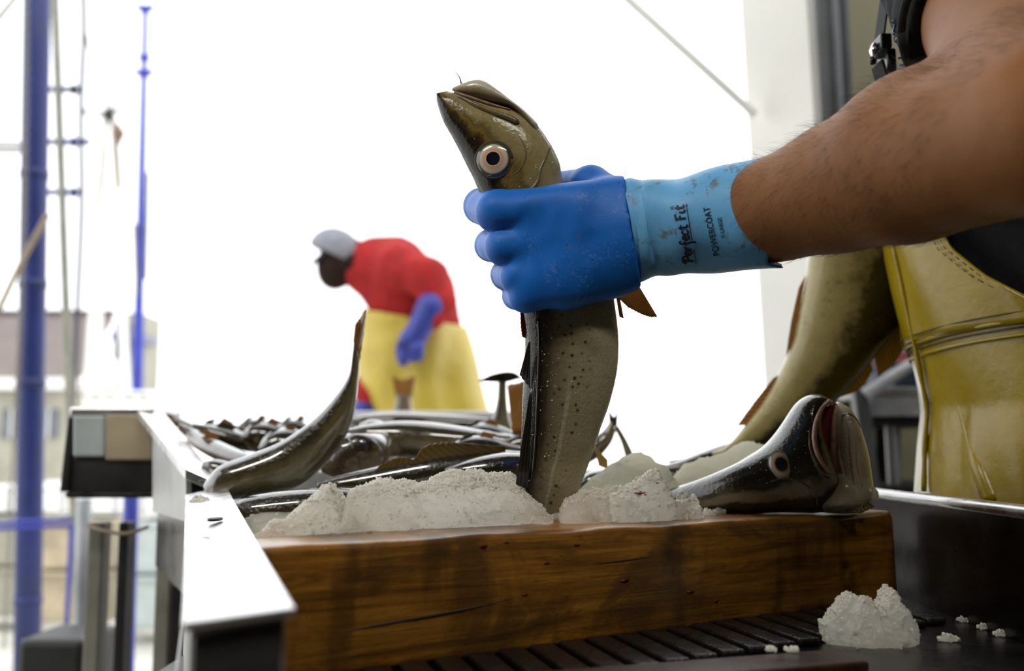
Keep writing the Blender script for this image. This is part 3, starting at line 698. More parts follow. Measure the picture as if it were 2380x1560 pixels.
# fish bin in front of the far worker
fb = empty('fish_bin', (-.15, 2.7, 0), 'large grey fish bin in front of the bending man in the yellow apron', 'bin')
A = U(812,962,2.5); B = U(1212,958,2.5); hx = B[0]-A[0]; cx = (A[0]+B[0])/2; zt = A[2]
box('front', (cx, A[1], zt/2), (hx, .03, zt), M['bin'], fb); box('back', (cx, A[1]+.8, zt/2), (hx, .03, zt-.03), M['bin'], fb)
box('side', (cx-hx/2+.015, A[1]+.4, zt/2), (.03,.8,zt-.01), M['bin'], fb); box('side', (cx+hx/2-.015, A[1]+.4, zt/2), (.03,.8,zt-.01), M['bin'], fb)
box('rim', (cx, A[1]-.02, zt-.012), (hx+.02, .05, .035), M['bin'], fb, bevel=.01); box('floor_panel', (cx, A[1]+.4, .5), (hx-.05,.76,.03), M['bin'], fb)
# shelf on the right behind the overalls
sh = empty('wire_cart', U(2110,1180,2.3)*[1,1,0], 'dark metal shelf cart loaded with crates between the hanging cod and the yellow overalls', 'cart')
pxpost('pale_leg', (1990,860), (2025,1140), 2.25, 34, M['pipe_grey'], U(1990,830,2.25)[2], 0, sh)
pxslab('upper_shelf', 2010, 900, 2250, 925, 2.3, .4, M['steel_side'], sh); pxslab('upper_front', 2020, 925, 2250, 968, 2.3, .02, M['cloud'], sh)
pxslab('under_shelf', 2026, 968, 2260, 990, 2.32, .4, M['black'], sh)
pxslab('lower_shelf', 2040, 1128, 2280, 1150, 2.3, .4, M['black'], sh); pxslab('back_panel', 2036, 990, 2094, 1130, 2.6, .02, M['black'], sh)
for x in (2062, 2080, 2230): pxpost('upright', (x,985), (x+8,1130), 2.36, 12, M['steel_side'], U(x,985,2.36)[2], 0, sh)
def crate(lbl, x0, y0, x1, y1, d, m, name='crate'):
    e = empty(name, U((x0+x1)/2, y1, d), lbl, 'crate'); pxslab('body', x0, y0+8, x1, y1, d, .25, M[m], e, x0+5, x1-5)
    pxslab('rim', x0-4, y0, x1+4, y0+9, d-.008, .27, M[m], e); return e
crate('dark blue crate on the upper shelf of the cart beside the yellow overalls', 2074, 842, 2200, 900, 2.34, 'navy')
crate('red tray on top of the dark blue crate on the cart', 2110, 815, 2215, 842, 2.36, 'red', 'tray')
crate('clear plastic tub stacked highest on the cart', 2095, 788, 2210, 815, 2.38, 'cloud', 'tub')
gb = tube('green_bottle', [U(2160,792,2.45), U(2160,750,2.45), U(2160,728,2.45), U(2160,715,2.45)], [.022,.022,.011,.010], M['green'], None, 14); tag(gb, 'green bottle standing on the tub beside the yellow overalls', 'bottle')
sh2 = mesh('plastic_sheet', [p for q in [(2000,905,2.22),(2020,930,2.21),(2120,830,2.22),(2140,850,2.21),(2195,806,2.23),(2205,822,2.22)] for p in (U(*q), U(q[0],q[1],q[2]+.003))], [(0,4,6,2),(1,3,7,5),(4,8,10,6),(5,7,11,9),(0,2,3,1),(8,9,11,10),(0,1,5,4),(4,5,9,8),(2,6,7,3),(6,10,11,7)], None, M['cloud']); tag(sh2, 'crumpled clear plastic sheet draped across the crates on the cart', 'sheet')
# ------------------------------------------------------------------ fish
def loft(name, pairs, m, parent=None, n=70, seg=36, roll=0.0, cap=True, shape=0.0, top=0.0):
    """pairs: (Dx,Dy,Vx,Vy,depth,half thickness in px [,depth of V]); D = back edge, V = belly edge"""
    D = np.array([U(p[0],p[1],p[4]) for p in pairs]); V = np.array([U(p[2],p[3],p[6] if len(p) > 6 else p[4]) for p in pairs])
    W = np.array([p[5]*p[4]/FPX for p in pairs])
    A = catmull(np.hstack([D, V, W[:,None]]), n); D, V, W = A[:,:3], A[:,3:6], np.maximum(A[:,6], .0004)
    C = (D+V)/2; a = (D-V)/2; T = np.gradient(C, axis=0)
    b = np.cross(T, a); b /= np.linalg.norm(b, axis=1)[:,None]+1e-12
    s = np.sign((b*(CAM-C)).sum(1)); 
    if (s < 0).sum() > n/2: b = -b
    for i in range(1, n):
        if np.dot(b[i], b[i-1]) < 0: b[i] = -b[i]
    th = np.arange(seg)*2*math.pi/seg
    ct, st = np.cos(th), np.sin(th)
    stw = np.sign(st)*np.abs(st)**.85
    v = C[:,None,:] + a[:,None,:]*ct[None,:,None] + (b*W[:,None])[:,None,:]*stw[None,:,None]
    fv = np.abs((th-math.radians(roll)+math.pi) % (2*math.pi)-math.pi)/math.pi
    L = np.concatenate([[0], np.cumsum(np.linalg.norm(np.diff(C, axis=0), axis=1))]); L /= L[-1]
    fu = np.repeat(L, seg); fvv = np.tile(fv, n)
    v = v.reshape(-1,3); f = quads(n, seg, True)
    v = np.vstack([v, C[0], C[-1]]); k = len(v)
    f += [(k-2, (j+1)%seg, j) for j in range(seg)] + [(k-1, (n-1)*seg+j, (n-1)*seg+(j+1)%seg) for j in range(seg)]
    fu = np.append(fu, [0, 1]); fvv = np.append(fvv, [.5, .5])
    o = mesh(name, v, f, parent, m, attrs={'fv': fvv, 'fu': fu})
    return o, v, f, C, a, b
def fin(name, base, tip, m, parent, rays=14, thick=.0006, corr=.0004, ragged=.06, nn=None):
    nu = nn or rays*4+1; nk = 7
    Bp = catmull(base, nu); Tp = catmull(tip, nu); rnd = np.random.RandomState(len(base)*7+rays)
    rag = 1 - ragged*rnd.rand(nu); rag = np.convolve(np.pad(rag, 2, mode='edge'), np.ones(5)/5, 'valid') - ragged*.5*(np.arange(nu)%4 == 2)
    k = np.linspace(0,1,nk)
    G = Bp[:,None,:] + (Tp-Bp)[:,None,:]*(k[None,:,None]*np.where(k[None,:,None] > .5, rag[:,None,None], 1))
    du = np.gradient(G, axis=0); dk = np.gradient(G, axis=1); N = np.cross(du, dk); N /= np.linalg.norm(N, axis=2)[...,None]+1e-12
    ph = np.arange(nu)/(nu-1)*rays
    G = G + N*(corr*np.sin(ph*2*math.pi))[:,None,None]*k[None,:,None]
    th = thick*(1-.6*k)[None,:,None]
    v = np.vstack([(G+N*th).reshape(-1,3), (G-N*th).reshape(-1,3)]); h = nu*nk
    f = quads(nu, nk, False); f2 = [tuple(i+h for i in q[::-1]) for q in f]; f = f+f2
    ring = [i*nk for i in range(nu)] + [(nu-1)*nk+j for j in range(1,nk)] + [i*nk+nk-1 for i in range(nu-2,-1,-1)] + [j for j in range(nk-2,0,-1)]
    f += [(ring[i], ring[(i+1)%len(ring)], ring[(i+1)%len(ring)]+h, ring[i]+h) for i in range(len(ring))]
    return mesh(name, v, f, parent, m, attrs={'fr': np.tile(np.repeat(ph, nk), 2), 'fk': np.tile(np.tile(k, nu), 2)})
def FB(L, d): return [U(p[0], p[1], p[2] if len(p) > 2 else d) for p in L]
def eye(c, n, r, m, parent, ring_m=None, ax=1.0, tilt=0.0, bulge=.45):
    n = np.array(n)/np.linalg.norm(n); x = np.cross([0,0,1.0], n); x /= np.linalg.norm(x); y = np.cross(n, x)
    ca, sa = math.cos(tilt), math.sin(tilt); x, y = x*ca+y*sa, -x*sa+y*ca
    nr, ns = 16, 32; V = []; E = []
    for i in range(nr+1):
        q = i/nr; h = bulge*r*(math.sqrt(max(0, 1-(q*.93)**2))-.36)
        for j in range(ns):
            a = j*2*math.pi/ns; V.append(c + x*(q*r*math.cos(a)) + y*(q*r*ax*math.sin(a)) + n*h); E.append(q)
    o = mesh('eye', V, quads(nr+1, ns, True), parent, m, attrs={'er': E})
    # eyelid fold around it
    a = np.arange(33)*2*math.pi/32
    P = np.array([c + x*(r*1.0*math.cos(t)) + y*(r*1.0*ax*math.sin(t)) - n*.0002 for t in a])
    vv, ff = tubegeo(P, r*.06, 8); mesh('eye_rim', vv, ff, o, ring_m or M['maxilla'])
    return o
def on(bv, pts, lift=0.0):
    out = []
    for p in pts:
        loc, n = cast(bv, *p)
        if loc is not None: out.append(loc+n*lift)
    return np.array(out)

# ---- the cod held in the blue glove
DF = .90
hc = empty('held_cod', U(1270,1190,DF), 'olive-brown cod held upright by the blue glove, head to the sky, tail in the ice', 'fish')
k_ = 1.0
head = [(1014,218,1041,212,DF,6),(1016,240,1070,221,DF,24),(1029,280,1112,234,DF,40),(1050,318,1152,246,DF,54),(1069,354,1196,255,DF,64),(1084,385,1242,284,DF,72),
        (1098,412,1276,330,DF,78),(1110,440,1300,378,DF,80),(1126,472,1309,425,DF,80),(1152,530,1330,500,DF,72)]
body = head[-1:] + [(1180,610,1385,590,DF,70),(1205,680,1420,660,DF,74),(1214,730,1428,703,DF,78),(1220,790,1437,785,DF,80),(1218,860,1434,860,DF,78),(1214,930,1417,935,DF,74),
        (1212,1000,1394,1000,DF,66),(1208,1060,1374,1062,DF,58),(1202,1115,1351,1122,DF,50),(1196,1190,1320,1195,DF+.01,40),(1200,1250,1296,1258,DF+.03,30),(1225,1275,1290,1285,DF+.07,20),(1245,1280,1290,1292,DF+.12,13),(1255,1275,1295,1290,DF+.17,10)]
_, hv, hf, *_x = loft('head', head, M['cod_head'], hc, 60, 40, 12)
_, bv_, bf, *_x = loft('body', body, M['cod_main'], hc, 100, 48, 16)
HB = bvh_of(hv, hf); BB = bvh_of(bv_, bf)
loft('lower_jaw', [(1050,209,1055,203,DF,5),(1064,219,1078,193,DF,18),(1090,229,1100,187,DF,30),(1115,236,1125,189,DF,38),(1150,247,1155,209,DF,48),(1187,258,1193,242,DF,52),(1212,282,1226,268,DF,54),(1232,312,1252,296,DF,50),(1240,335,1255,325,DF,20)], M['jaw'], hc, 40, 30, 0)
mp = on(HB, [(1062,224),(1080,231),(1105,244),(1135,257),(1165,268),(1190,278),(1206,288)], .0002)
tube('maxilla', catmull(mp, 22), np.interp(np.linspace(0,1,22), [0,.3,.8,.95,1], [.0012,.003,.0042,.004,.0015]), M['maxilla'], hc, 12, .7)
mp = on(HB, [(1056,216),(1075,223.5),(1111,236),(1150,248),(1185,257)], .0012)
if len(mp) > 2: tube('lip', catmull(mp, 20), np.interp(np.linspace(0,1,20), [0,.5,1], [.0012,.0017,.0008]), M['lip'], hc, 8)
tube('barbel', catmull([U(1072,194,DF), U(1068,180,DF-.002), U(1057,164,DF)], 10), np.linspace(.0008,.00015,10), M['barbel'], hc, 6)
loc, nrm = cast(HB, 1148, 371); nn = nrm*.7+np.array([0,-1,0])*.6; nn /= np.linalg.norm(nn)
eye(loc-nn*.0002, nn, 42*DF/FPX, M['eye_main'], hc, M['trim_dark'], 1.0, 0, .5)
gp_ = on(HB, [(1280,340),(1268,365),(1255,395),(1250,420),(1235,440),(1212,455)], .0003)
tube('gill_edge', catmull(gp_, 20), np.linspace(.0010,.0018,20), M['maxilla'], hc, 8)
cp_ = on(HB, [(1195,300),(1215,330),(1222,360),(1210,392),(1185,412)], .0)
tube('cheek_ridge', catmull(cp_, 20), np.interp(np.linspace(0,1,20),[0,.5,1],[.0004,.0012,.0004]), M['maxilla'], hc, 8, .5)
fin('pectoral_fin', FB([(1428,684),(1452,672),(1482,660)], DF-.002), FB([(1462,716),(1502,736),(1530,740)], DF-.004), M['fin_brown'], hc, 11, ragged=.05)
fin('pelvic_fin', FB([(1432,690),(1440,690)], DF-.005), FB([(1440,738),(1450,742)], DF-.006), M['fin_brown'], hc, 3, ragged=.05)
fin('dorsal_fin', FB([(1219,706),(1221,745),(1221,786)], DF-.004), FB([(1209,716),(1210,755),(1213,782)], DF-.006), M['fin_red'], hc, 7)
fin('dorsal_fin', FB([(1233,790),(1229,792)], DF-.026), FB([(1232,905),(1207,874)], DF-.018), M['fin_black'], hc, 3, ragged=.05)
fin('dorsal_fin', FB([(1238,900),(1232,902)], DF-.028), FB([(1228,1135),(1197,1135)], DF-.020), M['fin_black'], hc, 3, ragged=.03)
rp_ = on(BB, [(1252,742),(1254,800),(1252,880),(1249,960),(1246,1020),(1240,1090),(1234,1130)], .0002)
tube('back_fold', catmull(rp_, 30), np.interp(np.linspace(0,1,30),[0,.5,1],[.0012,.0018,.0010]), M['fin_black'], hc, 8, .6)
fin('tail_fin', FB([(1256,1277),(1294,1288)], DF+.17), FB([(1245,1272,DF+.24),(1270,1276,DF+.225),(1300,1290,DF+.24)], DF), M['fin_dark'], hc, 12)

def add_glints(bv, region, n, parent, seed, rr=(.0003,.0009)):  # tiny glossy beads added to imitate specular glints on the skin
    rn = np.random.RandomState(seed); parts = []
    for q in range(n):
        px, py = rn.uniform(region[0], region[2]), rn.uniform(region[1], region[3]); loc, nr = cast(bv, px, py)
        if loc is None: continue
        r = rr[0]+(rr[1]-rr[0])*rn.rand()**3; t = np.cross(nr, [0,0,1.0]); t /= np.linalg.norm(t)+1e-9; b_ = np.cross(nr, t)
        V = [loc+nr*r*.7]; 
        for k_ in (0,1):
            for j in range(6):
                a = j*math.pi/3; s_ = r*(.75 if k_ == 0 else 1.0); V.append(loc+t*s_*math.cos(a)+b_*s_*math.sin(a)+nr*(r*.45 if k_ == 0 else -r*.2))
        parts.append((np.array(V), [(0,1+j,1+(j+1)%6) for j in range(6)]+[(1+j,7+j,7+(j+1)%6,1+(j+1)%6) for j in range(6)]))
    o = mesh('sparkle_beads', *join(parts), parent, M['glint']); o['kind'] = 'stuff'; return o
add_glints(HB, (1080,240,1300,440), 70, hc, 1); add_glints(BB, (1225,740,1300,1120), 90, hc, 2); add_glints(BB, (1300,740,1430,1120), 30, hc, 3)

# ---- the open-mouthed cod resting on the beam
DC = .995
bc = empty('open_mouthed_cod', U(1780,1185,DC), 'dark cod lying on the right end of the beam with its pale mouth open upward', 'fish')
hb_ = [(1470,1165,1490,1215,DC+.10,30),(1560,1136,1570,1205,DC+.05,44),(1640,1108,1650,1198,DC+.02,56),(1720,1073,1740,1192,DC,68),(1768,1046,1835,1190,DC,82),(1798,1018,1905,1188,DC,96),(1822,985,1950,1158,DC,92),
       (1838,960,1936,1098,DC,80),(1852,940,1914,1040,DC,66),(1868,926,1904,990,DC,52),(1886,918,1913,952,DC,38),(1905,917,1930,936,DC,24),(1918,921,1935,932,DC,10)]
_, cv, cf, *_x = loft('body', hb_, M['cod_band'], bc, 90, 44, 18)
CB = bvh_of(cv, cf)
_, jv, jf, *_x = loft('lower_jaw', [(1946,934,1954,936,DC,8),(1938,956,1976,952,DC,34),(1932,985,1992,985,DC,50),(1930,1020,2003,1018,DC,60),(1931,1060,2012,1058,DC,70),(1930,1100,2017,1100,DC,78),(1922,1140,2020,1142,DC,80),(1905,1172,1998,1184,DC,74)], M['throat'], bc, 50, 40, 10)
JB = bvh_of(jv, jf)
loft('mouth_cavity', [(1930,938,1944,938,DC,5),(1902,965,1940,962,DC,7),(1894,1000,1936,1000,DC,9),(1898,1035,1936,1035,DC,12),(1910,1066,1936,1066,DC,16),(1922,1088,1936,1088,DC,18)], M['mouth'], bc, 30, 24)
loft('cheek', [(1914,1094,1954,1094,DC,60),(1893,1116,1986,1116,DC,84),(1872,1140,2008,1141,DC,91),(1862,1162,2006,1164,DC,88),(1880,1183,1992,1184,DC,60)], M['cheek'], bc, 40, 40, 0)
lp = on(CB, [(1926,931),(1908,950),(1896,980),(1892,1015),(1897,1048),(1910,1078),(1926,1100)], .0004)
tube('upper_lip', catmull(lp, 26), np.interp(np.linspace(0,1,26),[0,.5,1],[.0018,.0028,.0028]), M['lip_pink'], bc, 10, .8)
lp = on(CB, [(1886,968),(1880,1005),(1883,1045),(1896,1080),(1912,1104),(1930,1112)], -.0006)
tube('maxilla', catmull(lp, 30), np.interp(np.linspace(0,1,30),[0,.6,.85,1],[.0006,.0030,.0034,.0012]), M['maxilla'], bc, 10, .45)
lp = on(JB, [(1945,944),(1940,970),(1938,1005),(1938,1040),(1940,1075),(1944,1096)], .0002)
tube('lower_lip', catmull(lp, 26), np.interp(np.linspace(0,1,26),[0,.5,.8,1],[.0020,.0034,.0048,.0030]), M['lip_pink'], bc, 10, .8)
lp = on(JB, [(1892,1086),(1905,1108),(1922,1112),(1940,1102),(1946,1092)], .0002)
if len(lp) > 2: tube('mouth_corner', catmull(lp, 18), .0030, M['lip_pink'], bc, 10)
for i, pts in enumerate(([(1962,960),(1975,1000),(1980,1050),(1985,1105),(1990,1150)], [(1950,1020),(1952,1060),(1962,1110),(1970,1160)], [(1985,985),(1992,1040),(1996,1085),(2003,1130)])):
    lp = on(JB, pts, -.0002)
    if len(lp) > 2: tube('jaw_fold', catmull(lp, 20), np.interp(np.linspace(0,1,20),[0,.5,1],[.0006,.0022,.0010]), M['lip_pink'] if i == 1 else M['throat'], bc, 8, .6)
l0 = on(JB, [(1958,966)], .0)[0]
tube('barbel', catmull([l0, U(1970,962,DC-.045), U(1984,968,DC-.045), U(1994,980,DC-.04), U(1999,993,DC-.038)], 14), np.linspace(.0010,.0003,14), M['barbel'], bc, 6)
loc, nrm = cast(CB, 1816, 1080); nn = nrm*.6+np.array([-.1,-1,.1])*.6; nn /= np.linalg.norm(nn)
eye(loc-nn*.0012, nn, 27*DC/FPX, M['eye_small'], bc, M['maxilla'], 1.25, .35, .5)
gp_ = on(CB, [(1790,1120),(1830,1112),(1870,1125),(1895,1150),(1900,1175)], .0002)
tube('gill_edge', catmull(gp_, 24), np.interp(np.linspace(0,1,24),[0,.5,1],[.0006,.0016,.0010]), M['maxilla'], bc, 8, .6)
add_glints(JB, (1930,940,2010,1170), 40, bc, 5); add_glints(CB, (1700,930,1900,1150), 60, bc, 6)
fin('pectoral_fin', FB([(1985,1176),(2000,1172),(2012,1164)], DC-.028), FB([(1962,1190),(2000,1192),(2034,1178)], DC-.034), M['fin_amber'], bc, 7, ragged=.04)
mesh_ice = tube('ice_on_throat', catmull([U(2012,1128,DC-.02), U(2026,1150,DC-.02), U(2018,1172,DC-.02)], 8), [.001,.004,.006,.007,.007,.006,.004,.001], M['ice'], bc, 8)

# ---- cod hanging behind the bare forearm
DH = 1.28
hg = empty('hanging_cod', U(1720,1060,DH), 'golden-flanked cod hanging behind the bare forearm, tail down on the ice', 'fish')
hpairs = [(2112,430,2060,425,DH,10),(2130,465,2010,455,DH,45),(2145,510,1950,500,DH,70),(2148,570,1890,570,DH,84),(2140,620,1874,640,DH,86),(2122,680,1858,720,DH,84),(2090,745,1842,795,DH,78),(2040,815,1812,865,DH,70),
          (1985,885,1775,930,DH,58),(1920,950,1735,985,DH,44),(1840,1005,1705,1022,DH,30),(1775,1040,1690,1035,DH,20),(1735,1062,1680,1045,DH,14),(1690,1075,1655,1052,DH+.02,9)]
_, gv, gf, *_x = loft('body', hpairs, M['cod_gold'], hg, 90, 44, 32)
GB = bvh_of(gv, gf)
fin('anal_fin', FB([(1872,640),(1858,720),(1842,800)], DH), FB([(1856,670),(1838,750),(1826,830)], DH), M['fin_brown'], hg, 12)
fin('anal_fin', FB([(1815,868),(1780,928),(1738,988)], DH), FB([(1796,880),(1752,935),(1712,990)], DH), M['fin_brown'], hg, 12)
fin('dorsal_fin', FB([(2135,610),(2120,680)], DH), FB([(2160,650),(2156,715)], DH), M['fin_gold'], hg, 8)
fin('dorsal_fin', FB([(2112,690),(2070,765),(2030,822)], DH), FB([(2120,735),(2092,830),(2042,880)], DH), M['fin_gold'], hg, 14)
fin('dorsal_fin', FB([(2020,835),(1985,880),(1945,925)], DH), FB([(2030,862),(2000,905),(1958,922)], DH), M['fin_gold'], hg, 10)
fin('tail_fin', FB([(1690,1076),(1656,1052)], DH+.02), FB([(1640,1120,DH+.1),(1590,1092,DH+.09),(1545,1074,DH+.1)], DH), M['fin_dark'], hg, 14)
loc, nrm = cast(GB, 2085, 470); 
if loc is not None: eye(loc-nrm*.002, nrm, .010, M['eye_main'], hg)

# ---- cod in the hopper
def pilecod(label, pairs, m, roll=10, fins=(), tail=None, eyeat=None, n=60, name='cod', rays=12):
    c = U((pairs[0][0]+pairs[0][2])/2, max(pairs[0][1], pairs[0][3]), pairs[0][4])
    e = empty(name, c, label, 'fish', 'cod heaped in the hopper')
    _, v, f, *_y = loft('body', pairs, M[m], e, n, 30, roll)
    for nm, b_, t_, mm, d in fins: fin(nm, FB(b_, d), FB(t_, d), M[mm], e, rays)
    if tail: fin('tail_fin', FB(tail[0], tail[3]), FB(tail[1], tail[3]), M[tail[2]], e, rays)
    if eyeat:
        loc, nrm = cast(bvh_of(v, f), *eyeat)
        if loc is not None: eye(loc-nrm*.001, nrm, .009, M['eye_small'], e)
    return e
d = 1.14
pilecod('large silvery cod curving upward at the left with its tail raised beside the yellow apron',
  [(478,1118,500,1175,d,34),(512,1082,540,1162,d,52),(575,1058,628,1150,d,56),(650,1028,702,1128,d,52),(722,980,764,1070,d,44),(776,925,806,1010,d,34),(810,872,826,945,d,22),(819,820,833,880,d,12),(822,790,836,835,d,8)], 'cod_dark', 10,
  [('anal_fin', [(700,1110),(745,1065),(785,1010)], [(745,1085),(775,1050),(800,1012)], 'fin_dark', d-.03)], ([(821,800),(834,845)], [(826,752,d),(838,735,d+.02),(851,716,d),(846,770,d+.02),(836,835,d)], 'fin_brown', d))
d = 1.0
pilecod('brown cod lying half under the ice at the left front of the hopper',
  [(520,1190,528,1235,d,20),(560,1160,572,1262,d,45),(620,1146,640,1252,d,56),(700,1138,720,1240,d,56),(790,1135,800,1225,d,46),(880,1140,885,1215,d,34)], 'cod_brown', 25,
  [('dorsal_fin', [(560,1160),(585,1150)], [(578,1142),(598,1132)], 'fin_dark', d)])
d = 1.09
pilecod('dark cod with a wavy golden-brown fin along its back behind the ice mound',
  [(735,1122,742,1140,d,10),(790,1105,800,1160,d,30),(860,1088,875,1170,d,40),(950,1068,965,1170,d,46),(1050,1052,1060,1150,d,46),(1160,1046,1170,1130,d,36),(1230,1050,1235,1110,d,24)], 'cod_dark', 20,
  [('dorsal_fin', [(868,1096),(900,1090),(940,1080),(975,1075),(1020,1068),(1070,1062),(1130,1056),(1175,1050)], [(885,1080),(918,1064),(945,1062),(962,1066),(984,1036),(1020,1027),(1060,1028),(1175,1038)], 'fin_amber', d-.038)], rays=18)
d = 1.03
pilecod('silver-shining cod just left of the held cod behind the ice mound',
  [(1034,1090,1040,1100,d,8),(1070,1074,1080,1122,d,30),(1120,1060,1130,1140,d,44),(1180,1052,1190,1150,d,48),(1260,1056,1265,1145,d,44),(1330,1070,1335,1130,d,30)], 'cod_dark', 40)
d = 1.3
pilecod('long dark cod lying flat across the middle of the heap',
  [(800,1000,806,1012,d,8),(860,985,870,1040,d,34),(940,978,955,1062,d,48),(1030,985,1040,1062,d,48),(1120,1000,1126,1046,d,34),(1200,1012,1202,1036,d,18),(1240,1016,1242,1030,d,8)], 'cod_dark', 0)
d = 1.2
pilecod('brown cod seen end-on beside the raised tail of the large silvery cod',
  [(742,1075,752,1100,d,14),(765,1040,800,1118,d,34),(800,1012,845,1115,d,46),(840,1008,880,1108,d,50,d+.04),(890,1010,930,1100,d+.14,46),(950,1015,980,1080,d+.25,34)], 'cod_brown', 10,
  eyeat=None)
d = 1.36
pilecod('tan cod curled behind the brown end-on cod',
  [(835,985,842,1000,d,10),(865,975,880,1030,d,34),(905,985,918,1070,d,44),(950,1000,955,1085,d,40),(1000,1020,1000,1080,d,30)], 'cod_pale', -5)
d = 1.75
pilecod('pale silver cod on top of the heap under the yellow apron',
  [(815,972,820,984,d,8),(860,962,866,1000,d,26),(930,958,936,1004,d,32),(1010,962,1016,1006,d,30),(1090,968,1094,1002,d,20),(1150,975,1152,995,d,10)], 'cod_pale', 60)
d = 1.62
pilecod('small cod with its tail pointing up-left at the far left rim of the heap',
  [(520,1035,524,1060,d,10),(490,1012,486,1040,d,18),(455,990,448,1018,d,17),(425,976,416,997,d,12),(404,966,396,982,d,6)], 'cod_brown', 0, (), ([(404,965),(396,983)], [(388,960),(384,966),(382,974)], 'fin_brown', d))
for i, (x0, y0, ln, hgt, tl, dd, m, rl, lb) in enumerate((
    (450,992,150,34,.14,1.55,'cod_pale',50,'silvery cod at the left of the heap beside the far rim'),
    (545,985,120,26,-.05,1.7,'cod_brown',10,'brown cod at the back left of the heap'),
    (560,1002,150,40,.05,1.48,'cod_pale',55,'bright wet cod below the brown back-left cod'),
    (640,980,110,26,.08,1.85,'cod_dark',50,'dark shining cod at the very back of the heap left of the raised tail'),
    (600,1030,150,44,-.12,1.36,'cod_dark',40,'dark cod right behind the large silvery cod'),
    (1060,1005,170,40,.02,1.42,'cod_dark',45,'dark cod under the grey bin rim left of the held cod'),
    (1040,1035,190,38,-.02,1.22,'cod_pale',55,'pale shining cod between the wavy-finned cod and the long dark cod'))):
    pr = []
    for q, hh in ((0,.15),(.12,.7),(.3,1),(.55,.95),(.8,.5),(1,.16)):
        x = x0+ln*q; yc = y0+tl*ln*q+18; pr.append((x, yc-hgt*hh, x+4, yc+hgt*hh*.9, dd+.05*q, hgt*hh*.9))
    pilecod(lb, pr, m, rl, [('dorsal_fin', [(pr[1][0],pr[1][1]+3),(pr[2][0],pr[2][1]+2)], [(pr[1][0]+14,pr[1][1]-12),(pr[2][0]+10,pr[2][1]-11)], 'fin_dark', dd), ('dorsal_fin', [(pr[2][0]+12,pr[2][1]+3),(pr[3][0],pr[3][1]+3)], [(pr[2][0]+26,pr[2][1]-12),(pr[3][0]+12,pr[3][1]-6)], 'fin_brown', dd+.02), ('pectoral_fin', [(pr[1][0]+8,(pr[1][1]+pr[1][3])/2),(pr[1][0]+12,(pr[1][1]+pr[1][3])/2+8)], [(pr[2][0]-2,(pr[1][1]+pr[1][3])/2-8),(pr[2][0]-2,(pr[1][1]+pr[1][3])/2+14)], 'fin_amber', dd-.03)], ([(pr[-1][0],pr[-1][1]),(pr[-1][2],pr[-1][3])], [(pr[-1][0]+26,pr[-1][1]-14),(pr[-1][0]+18,pr[-1][1]+5),(pr[-1][0]+26,pr[-1][3]+14)], 'fin_dark', dd+.05))
d = 1.42
pilecod('brown cod wedged against the inner side of the far rim', [(418,985,414,1000,d,8),(455,1000,448,1032,d,20),(500,1022,492,1062,d-.05,26),(550,1045,545,1085,d-.1,24),(600,1060,598,1092,d-.14,16),(640,1070,640,1085,d-.16,8)], 'cod_brown', 20,
  [('dorsal_fin', [(460,1004),(500,1024)], [(478,996),(512,1014)], 'fin_brown', d-.03), ('pectoral_fin', [(470,1018),(474,1026)], [(498,1024),(496,1044)], 'fin_gold', d-.06)])
d = 1.5
pilecod('silver cod lying above the brown cod at the far rim', [(450,984,446,996,d,8),(490,988,486,1018,d,22),(545,1000,540,1042,d,28),(600,1016,598,1052,d,24),(650,1030,650,1050,d,12)], 'cod_pale', 60,
  [('dorsal_fin', [(500,992),(540,1001)], [(515,978),(555,990)], 'fin_dark', d)])
d = 1.25
pilecod('dark cod tucked between the rail and the large silvery cod', [(476,1072,470,1090,d,10),(500,1068,494,1110,d,24),(535,1075,528,1125,d,28),(590,1090,586,1135,d,26),(660,1105,660,1140,d,18)], 'cod_dark', 30)
d = 1.55
pilecod('cod whose tail stands up like a dark T left of the held cod',
  [(1120,1035,1150,1060,d,30),(1128,1000,1190,1010,d,26),(1146,965,1182,968,d,16),(1155,930,1178,932,d,10),(1157,905,1177,906,d,8),(1158,885,1177,885,d,7)], 'cod_dark', 0,
  (), ([(1157,888),(1178,888)], [(1108,886,d),(1150,868,d-.02),(1190,864,d-.02),(1216,878,d)], 'fin_dark', d))
d = 1.3
pilecod('cod with an upright brown fin touching the left edge of the held cod',
  [(1150,1040,1160,1075,d,20),(1180,1015,1190,1070,d,34),(1230,1000,1240,1070,d,40),(1300,1010,1310,1065,d,34),(1370,1030,1375,1060,d,20)], 'cod_brown', 10,
  [('dorsal_fin', [(1192,1015),(1230,1002)], [(1178,890),(1222,880)], 'fin_brown', d)])
d = 1.45
pilecod('cod with a forked tail standing up right of the held cod',
  [(1340,1050,1350,1085,d,20),(1372,1020,1392,1062,d,26),(1402,1000,1420,1030,d,18),(1418,978,1432,1000,d,9)], 'cod_dark', 0, (),
  ([(1416,980),(1434,998)], [(1414,950),(1428,968),(1437,940)], 'fin_dark', d))
pilecod('thin dark cod tail leaning right of the held cod above the ice',
  [(1500,1120,1480,1130,d,14),(1478,1068,1458,1078,d,10),(1456,1022,1444,1030,d,7),(1437,990,1428,996,d,4)], 'cod_dark', 0)
d = 1.12
pilecod('cod with a tan fin and red gill in the ice right of the held cod',
  [(1340,1120,1346,1140,d,14),(1365,1100,1375,1150,d,26),(1395,1092,1405,1150,d,30),(1425,1090,1430,1140,d,24)], 'cod_dark', 30,
  [('pectoral_fin', [(1392,1082),(1412,1090)], [(1380,1034),(1412,1068)], 'fin_gold', d-.02), ('gill_flap', [(1392,1104),(1400,1118)], [(1440,1076),(1448,1080)], 'fin_red', d-.04)], rays=7)
d = 1.33
